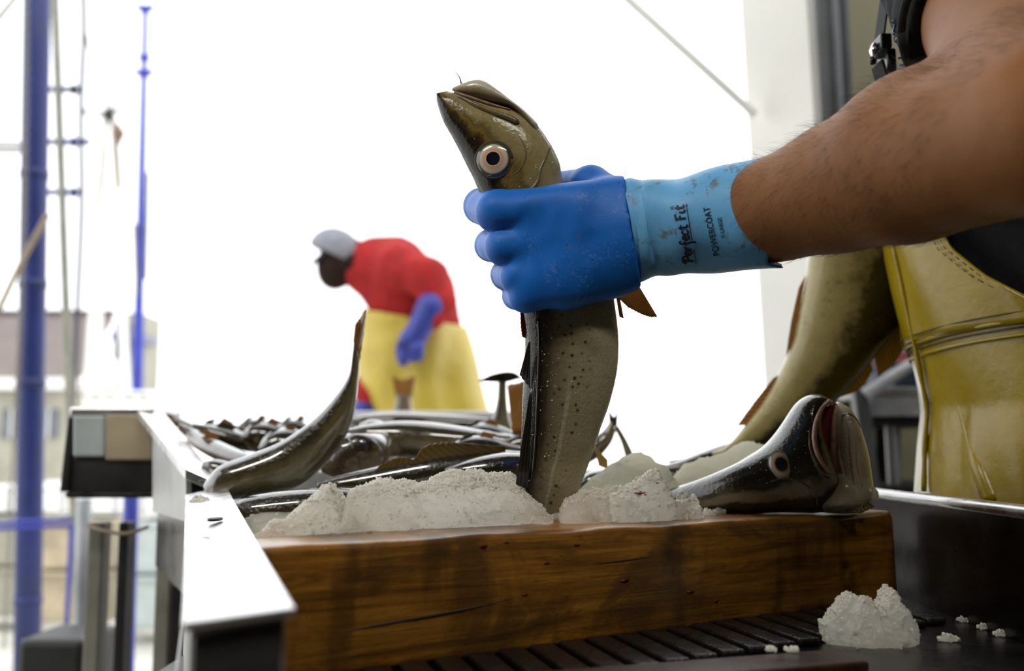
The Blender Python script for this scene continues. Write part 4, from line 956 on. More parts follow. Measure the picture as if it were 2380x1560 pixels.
pilecod('grey wet cod lying on the ice under the tail of the hanging cod',
  [(1530,1085,1534,1096,d,8),(1575,1072,1582,1100,d,22),(1630,1050,1645,1092,d,30),(1690,1030,1710,1075,d,32),(1760,1020,1780,1065,d,28),(1830,1020,1845,1055,d,20)], 'cod_pale', 75)
# ------------------------------------------------------------------ worker on the right: bare arm, blue glove, yellow overalls
wk = empty('person', (.64, 1.12, 0), 'worker in yellow overalls and dark T-shirt at right gripping the upright cod', 'person')
E_ = U(2470,285,.60); F_ = U(2240,-75,1.0)
ARM = [('c', U(1650,512,.868), U(1800,488,.83), .036, .0425, 0), ('c', U(1800,488,.83), U(1950,437,.785), .0425, .0505, .01),
       ('c', U(1950,437,.785), U(2110,380,.725), .0505, .0575, .01), ('c', U(2110,380,.725), E_, .0575, .050, .01), ('c', E_, F_, .050, .066, .02),
       ('e', U(2160,300,.74), (.05,.04,.045), .03)]
TC = lambda z: np.array([.62 - .10*max(0, z-1.2), 1.12, z])
FAR_SH = np.array([.57,1.33,1.46]); FAR_EL = U(2330,430,1.44); FAR_HD = U(2110,470,1.33)
BODY = ARM + [('c', TC(.95), TC(1.1), .11, .115, .03), ('c', TC(1.1), TC(1.38), .115, .14, .05), ('c', TC(1.42)+[0,-.09,0], TC(1.42)+[0,.13,0], .11, .11, .06), ('c', F_, TC(1.42)+[0,-.09,.02], .068, .09, .05),
       ('c', TC(1.45)+[-.02,.02,0], TC(1.6)+[-.05,.02,.0], .062, .056, .03), ('e', TC(1.72)+[-.08,.02,.01], (.10,.078,.125), .02), ('e', TC(1.70)+[-.185,.02,-.005], (.02,.014,.022), .012), ('e', TC(1.72)+[-.06,-.062,0], (.02,.012,.032), .006), ('e', TC(1.72)+[-.06,.102,0], (.02,.012,.032), .006), ('e', TC(1.64)+[-.15,.02,0], (.035,.03,.025), .02),
       ('c', FAR_SH, FAR_EL, .06, .048, .04), ('c', FAR_EL, FAR_HD, .046, .034, .02), ('e', FAR_HD, (.045,.04,.05), .02),
       ('c', (.65,1.06,.93), (.65,1.0,.5), .075, .065, .05), ('c', (.64,1.0,.5), (.66,.99,.09), .065, .045, .02), ('c', (.66,.99,.07), (.5,.97,.045), .045, .04, .02),
       ('c', (.65,1.18,.93), (.65,1.24,.5), .075, .065, .05), ('c', (.64,1.24,.5), (.66,1.25,.09), .065, .045, .02), ('c', (.66,1.25,.07), (.5,1.24,.045), .045, .04, .02)]
lo, hi = bounds(BODY, .02); lo[2] = max(lo[2], -.01)
# fine arm and coarser rest come from one field
_, av, af = sdfmesh('body', prims(BODY), lo, hi, .0085, wk, M['skin'])
sm = _.modifiers.new('smooth', 'SMOOTH'); sm.factor = .5; sm.iterations = 4
sub = _.modifiers.new('subdiv', 'SUBSURF'); sub.levels = 0; sub.render_levels = 1
AB = bvh_of(av, af)
# arm hair
rnd = np.random.RandomState(3); HV = []; HF = []
ax0, ax1 = U(1780,490,.83), U(2200,350,.70); axd = (ax1-ax0)/np.linalg.norm(ax1-ax0)
cand = [i for i in range(len(av)) if 0 < np.dot(av[i]-ax0, axd) < .34 and np.linalg.norm(av[i]-ax0-axd*np.dot(av[i]-ax0, axd)) < .075]
for q in range(3600):
    p = av[cand[rnd.randint(len(cand))]] + rnd.randn(3)*.004
    hit = AB.find_nearest(Vector(p)); b0 = np.array(hit[0]); n0 = np.array(hit[1]); c0 = ax0+axd*np.dot(b0-ax0, axd)
    if np.dot(n0, b0-c0) < 0: n0 = -n0
    top = max(0, n0[2]); fd = -axd*(.5+.5*rnd.rand()) - np.array([0,0,1])*.55*(1-top) + rnd.randn(3)*.28
    fd -= n0*np.dot(fd, n0); fd /= np.linalg.norm(fd)+1e-9
    L = (.006+.009*rnd.rand())*(1.0+.3*top); lift = .12+.65*top*rnd.rand()
    pts = [b0-n0*.0008, b0+fd*L*.5+n0*L*.5*lift*1.3, b0+fd*L+n0*L*lift]
    sd = np.cross(fd, n0); wd = .00008; k = len(HV)
    for t, pt in enumerate(pts): HV += [pt-sd*wd*(1-t*.4), pt+sd*wd*(1-t*.4), pt+n0*wd*1.6*(1-t*.4)]
    for t in (0,1):
        a = k+t*3; HF += [(a,a+1,a+4,a+3),(a+1,a+2,a+5,a+4),(a+2,a,a+3,a+5)]
hr = mesh('arm_hair', HV, HF, wk, M['hair']); hr['kind'] = 'stuff'
# T-shirt with sleeve
def shirt(P):
    n = fnoise(P, 9., 2, 5)*.004
    sl = dcap(P, F_+(F_-E_)*.1, F_+(E_-F_)*.62, .080, .070)
    axn = (E_-F_)/np.linalg.norm(E_-F_); hem = F_+(E_-F_)*.46
    sl = np.maximum(sl, (P-hem.astype(np.float32))@axn.astype(np.float32))
    sl = np.maximum(sl, -dcap(P, F_, E_, .079, .066)*1.0 - .0 if False else sl)
    b = prims([('c', TC(1.17), TC(1.25), .125, .125, 0), ('c', TC(1.25), TC(1.40), .128, .156, .05), ('c', TC(1.42)+[0,-.09,0], TC(1.42)+[0,.14,0], .128, .128, .06), ('c', FAR_SH, FAR_SH+(FAR_EL-FAR_SH)*.6, .076, .07, .04)])(P)
    b = np.maximum(b, P[...,2]-1.53)
    d = smin(b, sl, .02)
    fold = np.sin((P[...,0]*1.2+P[...,2]*.6+P[...,1]*.3)*95 + fnoise(P, 6., 2, 8)*5)*.0028
    return d+n+fold*(P[...,2] > 1.2)
_, sv, sf = sdfmesh('tshirt', shirt, (.30,.72,1.02), (.86,1.52,1.68), .0075, wk, M['tshirt'])
TB = bvh_of(sv, sf)
hm = F_+(E_-F_)*.46; axn = (E_-F_)/np.linalg.norm(E_-F_)
u1 = np.cross(axn, [0,0,1.0]); u1 /= np.linalg.norm(u1); u2 = np.cross(axn, u1)
tube('sleeve_hem', [hm+.0735*(math.cos(a)*u1+math.sin(a)*u2) for a in np.linspace(0, 2*math.pi, 41)], .0035, M['tshirt'], wk, 8)
# overalls: legs and waist as a closed shell, bib as a front panel with a slanting side edge
XF = lambda z: float(np.interp(z, [.0,.5,.90,.983,1.05,1.093,1.164,1.22,1.278,1.34,1.42], [.50,.49,.478,.4716,.476,.481,.470,.4605,.451,.445,.44]))
def tor(z, ph, off=0.0):
    xc = .62; rx = xc-XF(z)+off; ry = float(np.interp(z, [0,.8,1.1,1.4], [.23,.225,.205,.20]))+off
    return np.array([xc-rx*math.cos(ph), 1.12-ry*math.sin(ph), z])
V = []; zs = np.linspace(.86, 1.178, 46); NP = 120
for z in zs:
    for j in range(NP):
        ph = j*2*math.pi/NP-math.pi; q = tor(z, ph)
        w_ = .006*math.sin(ph*9+z*14)*np.interp(z, [.86,1.1,1.17], [1,.5,0]) + .010*max(0, 1-abs(ph-.30-(1.1-z)*.5)/.09)*np.interp(z,[.9,1.0,1.1],[1,1,0])
        V.append(q + np.array([-math.cos(ph), -math.sin(ph), 0])*w_)
OB = bvh_of(V, quads(46, NP, True)); tr_ = mesh('overalls', V, quads(46, NP, True), wk, M['oilskin']); s_ = tr_.modifiers.new('thick', 'SOLIDIFY'); s_.thickness = .003; s_.offset = -1
for pts, r0, r1 in (([(2196,872),(2216,930),(2242,1010),(2270,1090),(2300,1168)], .004, .013),):
    fp = on(OB, pts, -.0075); tube('fold', catmull(fp, 24), np.linspace(r0, r1, 24), M['oilskin'], wk, 14, .9)
for y_ in (1.0, 1.24):
    Pl = catmull([(.63,y_,.90), (.62,y_,.72), (.63,y_,.5), (.65,y_,.3), (.65,y_,.10)], 30)
    tube('trouser_leg', Pl, np.linspace(.125,.095,30)+.004*np.sin(np.arange(30)*1.1), M['oilskin'], wk, 24)
    mesh('boot', *join([tubegeo(catmull([(.66,y_,.16),(.65,y_,.08),(.60,y_,.05),(.5,y_,.045),(.44,y_,.04)], 14), np.interp(np.linspace(0,1,14),[0,.3,.6,.9,1],[.07,.07,.055,.05,.03]), 16, .9)]), wk, M['black_wet'])
PH = lambda z: float(np.interp(z, [1.16,1.19,1.225,1.26,1.29,1.36], [1.05,.86,.60,.42,.36,.34]))
V = []; zs = np.linspace(1.172, 1.36, 30); nb = 40
for z in zs:
    for j in range(nb):
        ph = -.75+(PH(z)+.75)*j/(nb-1); q = tor(z, ph, .004)
        V.append(q + np.array([-math.cos(ph),-math.sin(ph),0])*(.0035*math.sin(ph*13+z*30)*.5))
bb_ = mesh('bib', V, quads(30, nb, False), wk, M['oilskin']); s_ = bb_.modifiers.new('thick', 'SOLIDIFY'); s_.thickness = .003; s_.offset = 1
def onbib(f, z0, z1, n, off): return np.array([tor(z, f(z), .004+off) for z in np.linspace(z0, z1, n)])
for k_, dph in enumerate((.03, .075)):
    for i in range(26):
        za = 1.175+.007*i; pp_ = onbib(lambda z: PH(z)-dph, za, za+.004, 3, .0036); tube('stitch', pp_, .0006, M['stitch'], wk, 5)
def belt(z, off, r, m, nm): 
    return tube(nm, np.array([tor(z+.012*max(0,ph)*.6, ph, off) for ph in np.linspace(-1.3, 1.4, 60)]), r, M[m], wk, 8)
belt(1.170, .0035, .0028, 'oilskin', 'waist_seam'); belt(1.1635, .0025, .0009, 'stitch', 'seam_thread'); belt(1.178, .0080, .0009, 'stitch', 'seam_thread'); belt(1.156, .0015, .0022, 'oilskin', 'waist_seam')
tube('front_piping', np.array([tor(z, -.10, .0045)+np.array([-.002,0,0]) for z in np.linspace(1.0,1.35,40)]), .003+.0004*np.sin(np.arange(40)*1.3), M['oilskin'], wk, 8)
# brace strap with buckle
st = catmull([U(2062,-40,1.06), U(2052,30,1.06), U(2044,90,1.06), U(2040,120,1.06)], 16)
sv_ = np.array([p+np.array([s*.004, t*.014, 0]) for p in st for s, t in ((-.25,-1),(-.25,1),(.25,1),(.25,-1))]); sff = quads(16,4,True)+[(3,2,1,0),(60,61,62,63)]
mesh('brace_strap', sv_, sff, wk, M['webbing'], False)
st = catmull([U(2040,150,1.05), U(2050,185,1.055), U(2062,215,1.06), U(2072,260,1.07)], 12)
sv_ = np.array([p+np.array([s*.005, t*.014, 0]) for p in st for s, t in ((-.3,-1),(-.3,1),(.3,1),(.3,-1))])
mesh('lower_strap', sv_, quads(12,4,True)+[(3,2,1,0),(44,45,46,47)], wk, M['webbing'], False)
bk = box('buckle', tuple(U(2047,108,1.05)), (.012,.034,.016), M['plastic_black'], wk, bevel=.002)
box('buckle_clip', tuple(U(2062,150,1.055)), (.010,.030,.026), M['plastic_black'], bk, bevel=.003)
tube('buckle_stud', [U(2033,100,1.045), U(2030,118,1.045), U(2033,142,1.045)], [.002,.0045,.002], M['chrome'], bk, 10)
tube('buckle_stud', [U(2050,182,1.045), U(2049,200,1.045), U(2052,222,1.045)], [.002,.005,.003], M['chrome'], bk, 10)
tube('knob', [U(2024,132,1.045), U(2028,142,1.045), U(2030,150,1.045)], [.002,.004,.003], M['plastic_black'], bk, 10)

def textmesh(name, body, parent, m, bv, place, size, lift, shear=0., space=1.0):
    cu = bpy.data.curves.new(name, 'FONT'); cu.body = body; cu.size = 1; cu.shear = shear; cu.offset = .012; cu.align_x = 'LEFT'; cu.space_character = space; cu.resolution_u = 3
    to = bpy.data.objects.new(name, cu); COL.objects.link(to); dg = bpy.context.evaluated_depsgraph_get(); dg.update()
    me = bpy.data.meshes.new_from_object(to.evaluated_get(dg)); bpy.data.objects.remove(to)
    bn = bmesh.new(); bn.from_mesh(me); bmesh.ops.triangulate(bn, faces=bn.faces)
    bmesh.ops.subdivide_edges(bn, edges=[e for e in bn.edges if e.calc_length() > .2], cuts=2, use_grid_fill=False); bmesh.ops.triangulate(bn, faces=[f for f in bn.faces if len(f.verts) > 3])
    bn.verts.ensure_lookup_table(); xs = [v.co.x for v in bn.verts]; W = max(xs)-min(xs); x0 = min(xs)
    vv = []
    for v in bn.verts:
        px, py = place((v.co.x-x0)/W, v.co.y); loc, nn = cast(bv, px, py)
        if loc is None: loc = U(px, py, .85); nn = np.array([0,-1.,0])
        vv.append(loc+nn*lift)
    ff = [tuple(v.index for v in f.verts) for f in bn.faces]; bn.free(); bpy.data.meshes.remove(me)
    return mesh(name, vv, ff, parent, m, False)
def lineplace(x0, y0, x1, y1, size):
    dx, dy = x1-x0, y1-y0; L = math.hypot(dx, dy); nx, ny = dy/L, -dx/L
    return lambda u, v: (x0+dx*u+nx*v*size, y0+dy*u+ny*v*size)
textmesh('shirt_lettering', 'INS  THE', wk, M['shirt_print'], TB, lineplace(2066, 48, 2100, 196, 20), 20, .0012)

# glove hand
GD = .858
def fing(mcp, pip, dip, tip, r, dp=(GD, GD+.006, GD+.072, GD+.092)):
    a, b, c, e = U(*mcp, dp[0]), U(*pip, dp[1]), U(*dip, dp[2]), U(*tip, dp[3])
    return [('c', a, b, r*1.0, r, .004), ('c', b, c, r, r*.9, .004), ('c', c, e, r*.9, r*.75, .004)]
FG = [fing((1335,482),(1156,491),(1120,480),(1200,470), .0185), fing((1325,552),(1171,574),(1140,570),(1225,560), .0160),
      fing((1330,618),(1205,643),(1175,640),(1260,632), .0150), fing((1340,668),(1222,689),(1200,688),(1285,684), .0140)]
PALM = [('c', U(1310,484,GD+.006), U(1480,462,GD+.012), .0195, .019, .012), ('c', U(1300,548,GD+.003), U(1480,520,GD+.006), .0185, .024, .012), ('c', U(1305,612,GD+.003), U(1490,570,GD+.006), .0185, .024, .012), ('c', U(1320,670,GD+.006), U(1495,612,GD+.012), .0175, .0175, .012),
        ('c', U(1440,480,GD+.02), U(1372,428,GD+.045), .022, .0165, .012), ('c', U(1372,428,GD+.045), U(1300,436,GD+.092), .0155, .0145, .006), ('c', U(1300,436,GD+.092), U(1225,448,GD+.10), .014, .012, .006),
        ('e', U(1410,560,GD+.010), (.04,.026,.046), .02)]
def glove(P):
    D = None; xa, xb = U(1165,560,GD)[0], U(1250,560,GD)[0]; tq = np.clip((P[...,0]-xa)/(xb-xa), 0, 1)*(P[...,1] < U(1200,560,GD+.03)[1]); tq = tq*tq*(3-2*tq); KX = (.0022+.020*tq)
    for g in FG:
        d = prims(g)(P); D = d if D is None else smin(D, d, KX)
    D = smin(D, prims(PALM)(P), .002+.009*tq)
    # wrinkles near the knuckles and slack rubber
    D = D + fnoise(P, 45., 2, 11)*.0007
    # clip at the wrist along a slightly curved line
    A = U(1453,412,.86); B = U(1489,660,.86); n = np.cross(B-A, FW); n /= np.linalg.norm(n)
    if n[0] < 0: n = -n
    q = (P-A.astype(np.float32))@n.astype(np.float32); tt = ((P-A.astype(np.float32))@((B-A)/np.dot(B-A,B-A)).astype(np.float32))
    return np.maximum(D, q+.004*np.sin(np.clip(tt,0,1)*math.pi)-.0)
allp = [q for g in FG for q in g]+PALM; lo, hi = bounds(allp, .012)
gl, glv, glf = sdfmesh('glove', glove, lo, hi, .0019, wk, M['glove'])
gl['label'] = 'royal blue rubber glove fist'
s_ = gl.modifiers.new('smooth', 'SMOOTH'); s_.factor = .5; s_.iterations = 3
# light blue cuff: a lofted sleeve with a wavy end
cpairs = [(1440,424,1474,654,.870,84),(1462,416,1492,657,.870,90),(1500,420,1532,644,.868,92),(1545,417,1572,633,.862,94),(1600,405,1625,638,.856,98),(1680,389,1710,632,.846,102),(1760,371,1802,627,.836,106)]
D = np.array([U(p[0],p[1],p[4]) for p in cpairs]); Vv = np.array([U(p[2],p[3],p[4]) for p in cpairs]); Wd = np.array([p[5]*p[4]/FPX for p in cpairs])
A_ = catmull(np.hstack([D, Vv, Wd[:,None]]), 60); Cc = (A_[:,:3]+A_[:,3:6])/2; aa_ = (A_[:,:3]-A_[:,3:6])/2; Tn = np.gradient(Cc, axis=0); Tn /= np.linalg.norm(Tn, axis=1)[:,None]
bb_ = np.cross(Tn, aa_); bb_ /= np.linalg.norm(bb_, axis=1)[:,None]; bb_ *= -np.sign(bb_[30,1])
seg = 64; V = []
for i in range(60):
    s = i/59
    for j in range(seg):
        th = j*2*math.pi/seg; wav = (.0022*math.sin(th*4+1)+.0016*math.sin(th*9))*max(0, (s-.75)/.25)
        p = Cc[i]+aa_[i]*math.cos(th)+bb_[i]*A_[i,6]*math.sin(th)
        rad = p-Cc[i]; rad /= np.linalg.norm(rad)
        dent = (.0015*math.sin(s*17+th*2)*math.sin(s*math.pi) + .0012*math.sin(s*9-th*3))*min(1, s/.3)
        if math.cos(th) < -.93 and s > .9: wav += .004*(s-.9)/.1
        V.append(p+Tn[i]*wav+rad*dent)
cuf = mesh('cuff', V, quads(60, seg, True), gl, M['cuff']); s_ = cuf.modifiers.new('thick', 'SOLIDIFY'); s_.thickness = .0014; s_.offset = -1
CUB = bvh_of(V, quads(60, seg, True))
textmesh('lettering', 'POWERCOAT', gl, M['print'], CUB, lineplace(1673, 592, 1649, 480, 21), 21, .0005, 0, 1.05)
textmesh('lettering', 'X-LARGE', gl, M['print'], CUB, lineplace(1686, 553, 1677, 505, 13.5), 13.5, .0005, 0, 1.05)
# hand-lettered script line: strokes in a baseline frame (u along 0..10, v up)
STR = {'P': [(0,[(.15,-.1),(.3,.5),(.42,1.05)]), (0,[(.0,.75),(.35,1.1),(.8,1.0),(.85,.7),(.6,.48),(.3,.45)])],
 'e': [(0,[(.05,.35),(.5,.42),(.5,.65),(.25,.68),(.08,.4),(.15,.08),(.4,.0),(.6,.15)])], 'r': [(0,[(.05,.0),(.15,.62)]),(0,[(.12,.4),(.3,.62),(.5,.6)])],
 'f': [(0,[(.15,-.55),(.35,-.5),(.3,.3),(.35,.95),(.55,1.1),(.68,.95)]),(0,[(.05,.5),(.6,.55)])], 'c': [(0,[(.55,.55),(.35,.68),(.1,.45),(.12,.12),(.35,.0),(.58,.14)])],
 't': [(0,[(.3,1.0),(.25,.3),(.35,.02),(.55,.08)]),(0,[(.05,.68),(.6,.72)])], 'F': [(0,[(.3,0),(.35,.6),(.4,1.1)]),(0,[(.15,1.08),(.95,1.15)]),(0,[(.2,.6),(.7,.64)])],
 'i': [(0,[(.2,.65),(.18,.15),(.32,.0),(.45,.1)]),(0,[(.24,.93),(.26,.98)])]}
cur = 0; PV = []; PF = []
pl = lineplace(1611, 610, 1590, 478, 1.0)
TOT = 6.55
def putstroke(pts, wdt):
    P2 = catmull([(x,y,0) for x,y in pts], max(8, 5*len(pts)))
    tn = np.gradient(P2, axis=0); tn /= np.linalg.norm(tn, axis=1)[:,None]+1e-9; k = len(PV)
    for p, t in zip(P2, tn):
        for s in (-1, 1):
            x, y = p[0]-t[1]*wdt*s, p[1]+t[0]*wdt*s
            px, py = pl(x/TOT, y*21); loc, nn = cast(CUB, px, py); PV.append(loc+nn*.0006)
    for i in range(len(P2)-1): PF.append((k+2*i, k+2*i+1, k+2*i+3, k+2*i+2))
for chx in 'Perfect Fit':
    if chx == ' ': cur += .35; continue
    for _, pts in STR[chx]: putstroke([(x*.98+cur, y) for x, y in pts], .105)
    cur += {'P':.85,'F':.85,'i':.45,'r':.5}.get(chx, .62)
putstroke([(-.1,-.32),(1.0,-.30),(1.45,-.30)], .045); putstroke([(2.5,-.28),(4.5,-.27),(6.7,-.27)], .045)
rr = [(6.5+.2*math.cos(a), 1.3+.2*math.sin(a)) for a in np.linspace(0, 2*math.pi, 13)]; putstroke(rr, .02); putstroke([(6.43,1.2),(6.45,1.4),(6.56,1.36),(6.47,1.3),(6.58,1.2)], .02)
mesh('lettering', PV, PF, gl, M['print'], False)
# far glove holding the hanging cod
H = FAR_HD; fg = []
for i in range(4):
    z = .045-.03*i; fg += [('c', H+[.02,-.03,z], H+[-.05,-.07,z+.005], .016,.015,.003), ('c', H+[-.05,-.07,z+.005], H+[-.09,-.03,z], .015,.013,.003), ('c', H+[-.09,-.03,z], H+[-.07,.02,z], .013,.011,.003)]
fg += [('e', H+[.02,-.01,0], (.05,.035,.06), .02), ('c', H+[.02,.01,.05], H+[-.05,.05,.06], .017,.013,.01), ('c', H+[.03,0,0], H+(FAR_EL-H)*.5, .045,.05,.02)]
lo, hi = bounds(fg, .01); g2, _a, _b = sdfmesh('glove', prims(fg), lo, hi, .005, wk, M['glove'])

# ------------------------------------------------------------------ man bending over the far bin
DM = 4.5; mm = lambda x, y, o=0.0: U(x, y, DM+o)
mn = empty('person', mm(960,950)*[1,1,0], 'man in red jacket, grey cap and yellow apron bending over the far bin', 'person')
HR = Matrix.Rotation(math.radians(28), 3, 'Y'); HRn = np.array(HR)
deck = 0.0
hips = mm(985,775,.05); chest = mm(905,635,.05); neck = mm(838,612,.02)
man = [('e', mm(790,606), (.098,.078,.128), 0, HRn), ('e', mm(778,640), (.06,.052,.065), .03), ('c', mm(768,635), mm(757,628), .016,.012,.012), ('e', mm(806,606,-.075), (.025,.012,.036), .006), ('c', mm(800,628), neck, .058,.065,.03), ('c', neck, chest, .075,.14,.05),
       ('c', chest, mm(950,690,.05), .15,.16,.06), ('c', mm(950,690,.05), hips, .16,.165,.06), ('c', mm(930,622,-.12), mm(985,640,-.2), .09,.075,.05),
       ('c', mm(985,640,-.2), mm(1022,705,-.24), .07,.055,.03), ('c', mm(1022,705,-.24), mm(975,765,-.30), .05,.04,.02), ('e', mm(958,800,-.32), (.04,.035,.06), .03),
       ('c', mm(900,630,.2), mm(895,790,.2), .075,.055,.05), ('c', mm(895,790,.2), mm(854,930,-.1), .05,.04,.02), ('e', mm(845,960,-.12), (.04,.03,.06), .02)]
for dy in (-.10,.10):
    kn = np.array([hips[0]+.02, hips[1]+dy, .75]); an = np.array([hips[0]+.06, hips[1]+dy, .10])
    man += [('c', hips+[0,dy,-.05], kn, .12,.075,.06), ('c', kn, an, .07,.05,.02), ('c', an-[0,0,.03], an+[-.17,0,-.045], .05,.045,.02)]
lo, hi = bounds(man, .03); lo[2] = -.02
_, v_, f_ = sdfmesh('body', prims(man), lo, hi, .017, mn, M['skin_dark'])
jk = [('c', mm(826,628), neck+[.03,0,.0], .085,.10,0), ('c', neck+[.02,0,0], chest, .095,.165,.05), ('c', chest, mm(955,690,.05), .175,.185,.06), ('c', mm(955,690,.05), mm(985,760,.05), .185,.17,.06),
      ('c', mm(925,622,-.12), mm(990,645,-.2), .11,.095,.05), ('c', mm(990,645,-.2), mm(1024,700,-.24), .090,.072,.03), ('c', mm(1024,700,-.24), mm(1000,735,-.28), .070,.062,.02),
      ('c', mm(895,640,.2), mm(895,790,.2), .09,.07,.05), ('c', mm(895,790,.2), mm(856,920,-.1), .07,.062,.03)]
lo, hi = bounds(jk, .03)
sdfmesh('jacket', lambda P: prims(jk)(P)+fnoise(P, 7., 3, 2)*.012, lo, hi, .014, mn, M['red_cloth'])
# apron and oilskin trousers
ap = [('c', mm(938,750,-.02), mm(965,860,.0), .185,.235,0), ('c', mm(965,860,0), mm(1030,1010,.0), .235,.235,.08), ('c', mm(985,780,.05), mm(1010,1000,.05), .19,.235,.08), ('c', mm(905,725,-.03), mm(925,790,-.03), .10,.17,.05)]
for dy in (-.11,.11):
    ap += [('c', hips+[.0,dy,-.3], np.array([hips[0]+.04, hips[1]+dy, .12]), .16,.10,.05)]
lo, hi = bounds(ap, .03); lo[2] = .03
cutA = mm(845,718); cutB = mm(1045,752)
def apron(P):
    d = prims(ap)(P) + np.sin(P[...,0]*26+P[...,1]*9+fnoise(P, 3., 2, 4)*2)*.010
    n = np.cross(cutB-cutA, FW); n /= np.linalg.norm(n); n = n if n[2] > 0 else -n
    return np.maximum(d, (P-cutA.astype(np.float32))@n.astype(np.float32))
sdfmesh('apron', apron, lo, hi, .018, mn, M['yellow_apron'])
bibp = [mm(852,720,-.20), mm(905,690,-.24), mm(1005,762,-.20), mm(860,790,-.27)]
cpx = sdfmesh('cap', lambda P: np.maximum(dell(P, mm(779,585), (.122,.102,.108), HRn), -((P-mm(780,598).astype(np.float32))@np.array([.42,0,.9], np.float32)) ), *bounds([('e', mm(784,588), (.13,.13,.13), 0)], .01), .009, mn, M['cap'])[0]
bl = [(742,590),(732,600),(724,610)]; nb_ = 9; V = []
for i, (x, y) in enumerate(((756,580),(742,591),(729,602),(719,612))):
    for j in range(nb_):
        o_ = (j/(nb_-1)-.5)*2; V.append(mm(x+abs(o_)**2*10, y-abs(o_)**2*3, o_*.075))
br_ = mesh('cap_brim', V, quads(4, nb_, False), cpx, M['cap_dark']); s_ = br_.modifiers.new('thick','SOLIDIFY'); s_.thickness = .012
gm = [('c', mm(1000,715,-.29), mm(972,770,-.31), .062,.05,0), ('e', mm(957,793,-.32), (.055,.042,.065), .02, HRn)]
for i, (x0,y0,x1,y1,x2,y2,o_) in enumerate(((940,795,928,815,932,842,-.02),(948,808,938,828,940,845,-.035),(962,812,958,830,962,836,-.04),(974,806,974,824,975,832,-.03))):
    gm += [('c', mm(x0,y0,-.32+o_), mm(x1,y1,-.32+o_), .021,.020,.006), ('c', mm(x1,y1,-.32+o_), mm(x2,y2,-.31+o_), .019,.016,.004)]
gm += [('c', mm(945,785,-.36), mm(930,800,-.38), .02,.018,.008)]
lo, hi = bounds(gm, .01); sdfmesh('glove', prims(gm), lo, hi, .008, mn, M['blue_glove_far'])
lo2 = mm(843,962,-.12); g4 = [('e', lo2, (.05,.04,.07), 0), ('c', mm(853,935,-.1), lo2, .05,.045,.02)]
for i in range(4): g4 += [('c', lo2+[-.03+.02*i,-.02,-.04], lo2+[-.04+.022*i,-.03,-.11], .017,.014,.006)]
lo, hi = bounds(g4, .01); sdfmesh('glove', prims(g4), lo, hi, .009, mn, M['blue_glove_far'])
# brown fish tail in front of the apron
d = 3.1
tl = pilecod('brown fish tail sticking up out of the grey bin before the yellow apron', [(905,1010,975,1012,d,26),(912,965,962,966,d,16),(920,935,956,936,d,11),(922,918,955,918,d,8)], 'cod_brown', 0, (), ([(920,924),(957,924)], [(910,872),(938,880),(966,870)], 'fin_brown', d))
tl['group'] = 'fish in the far bin'
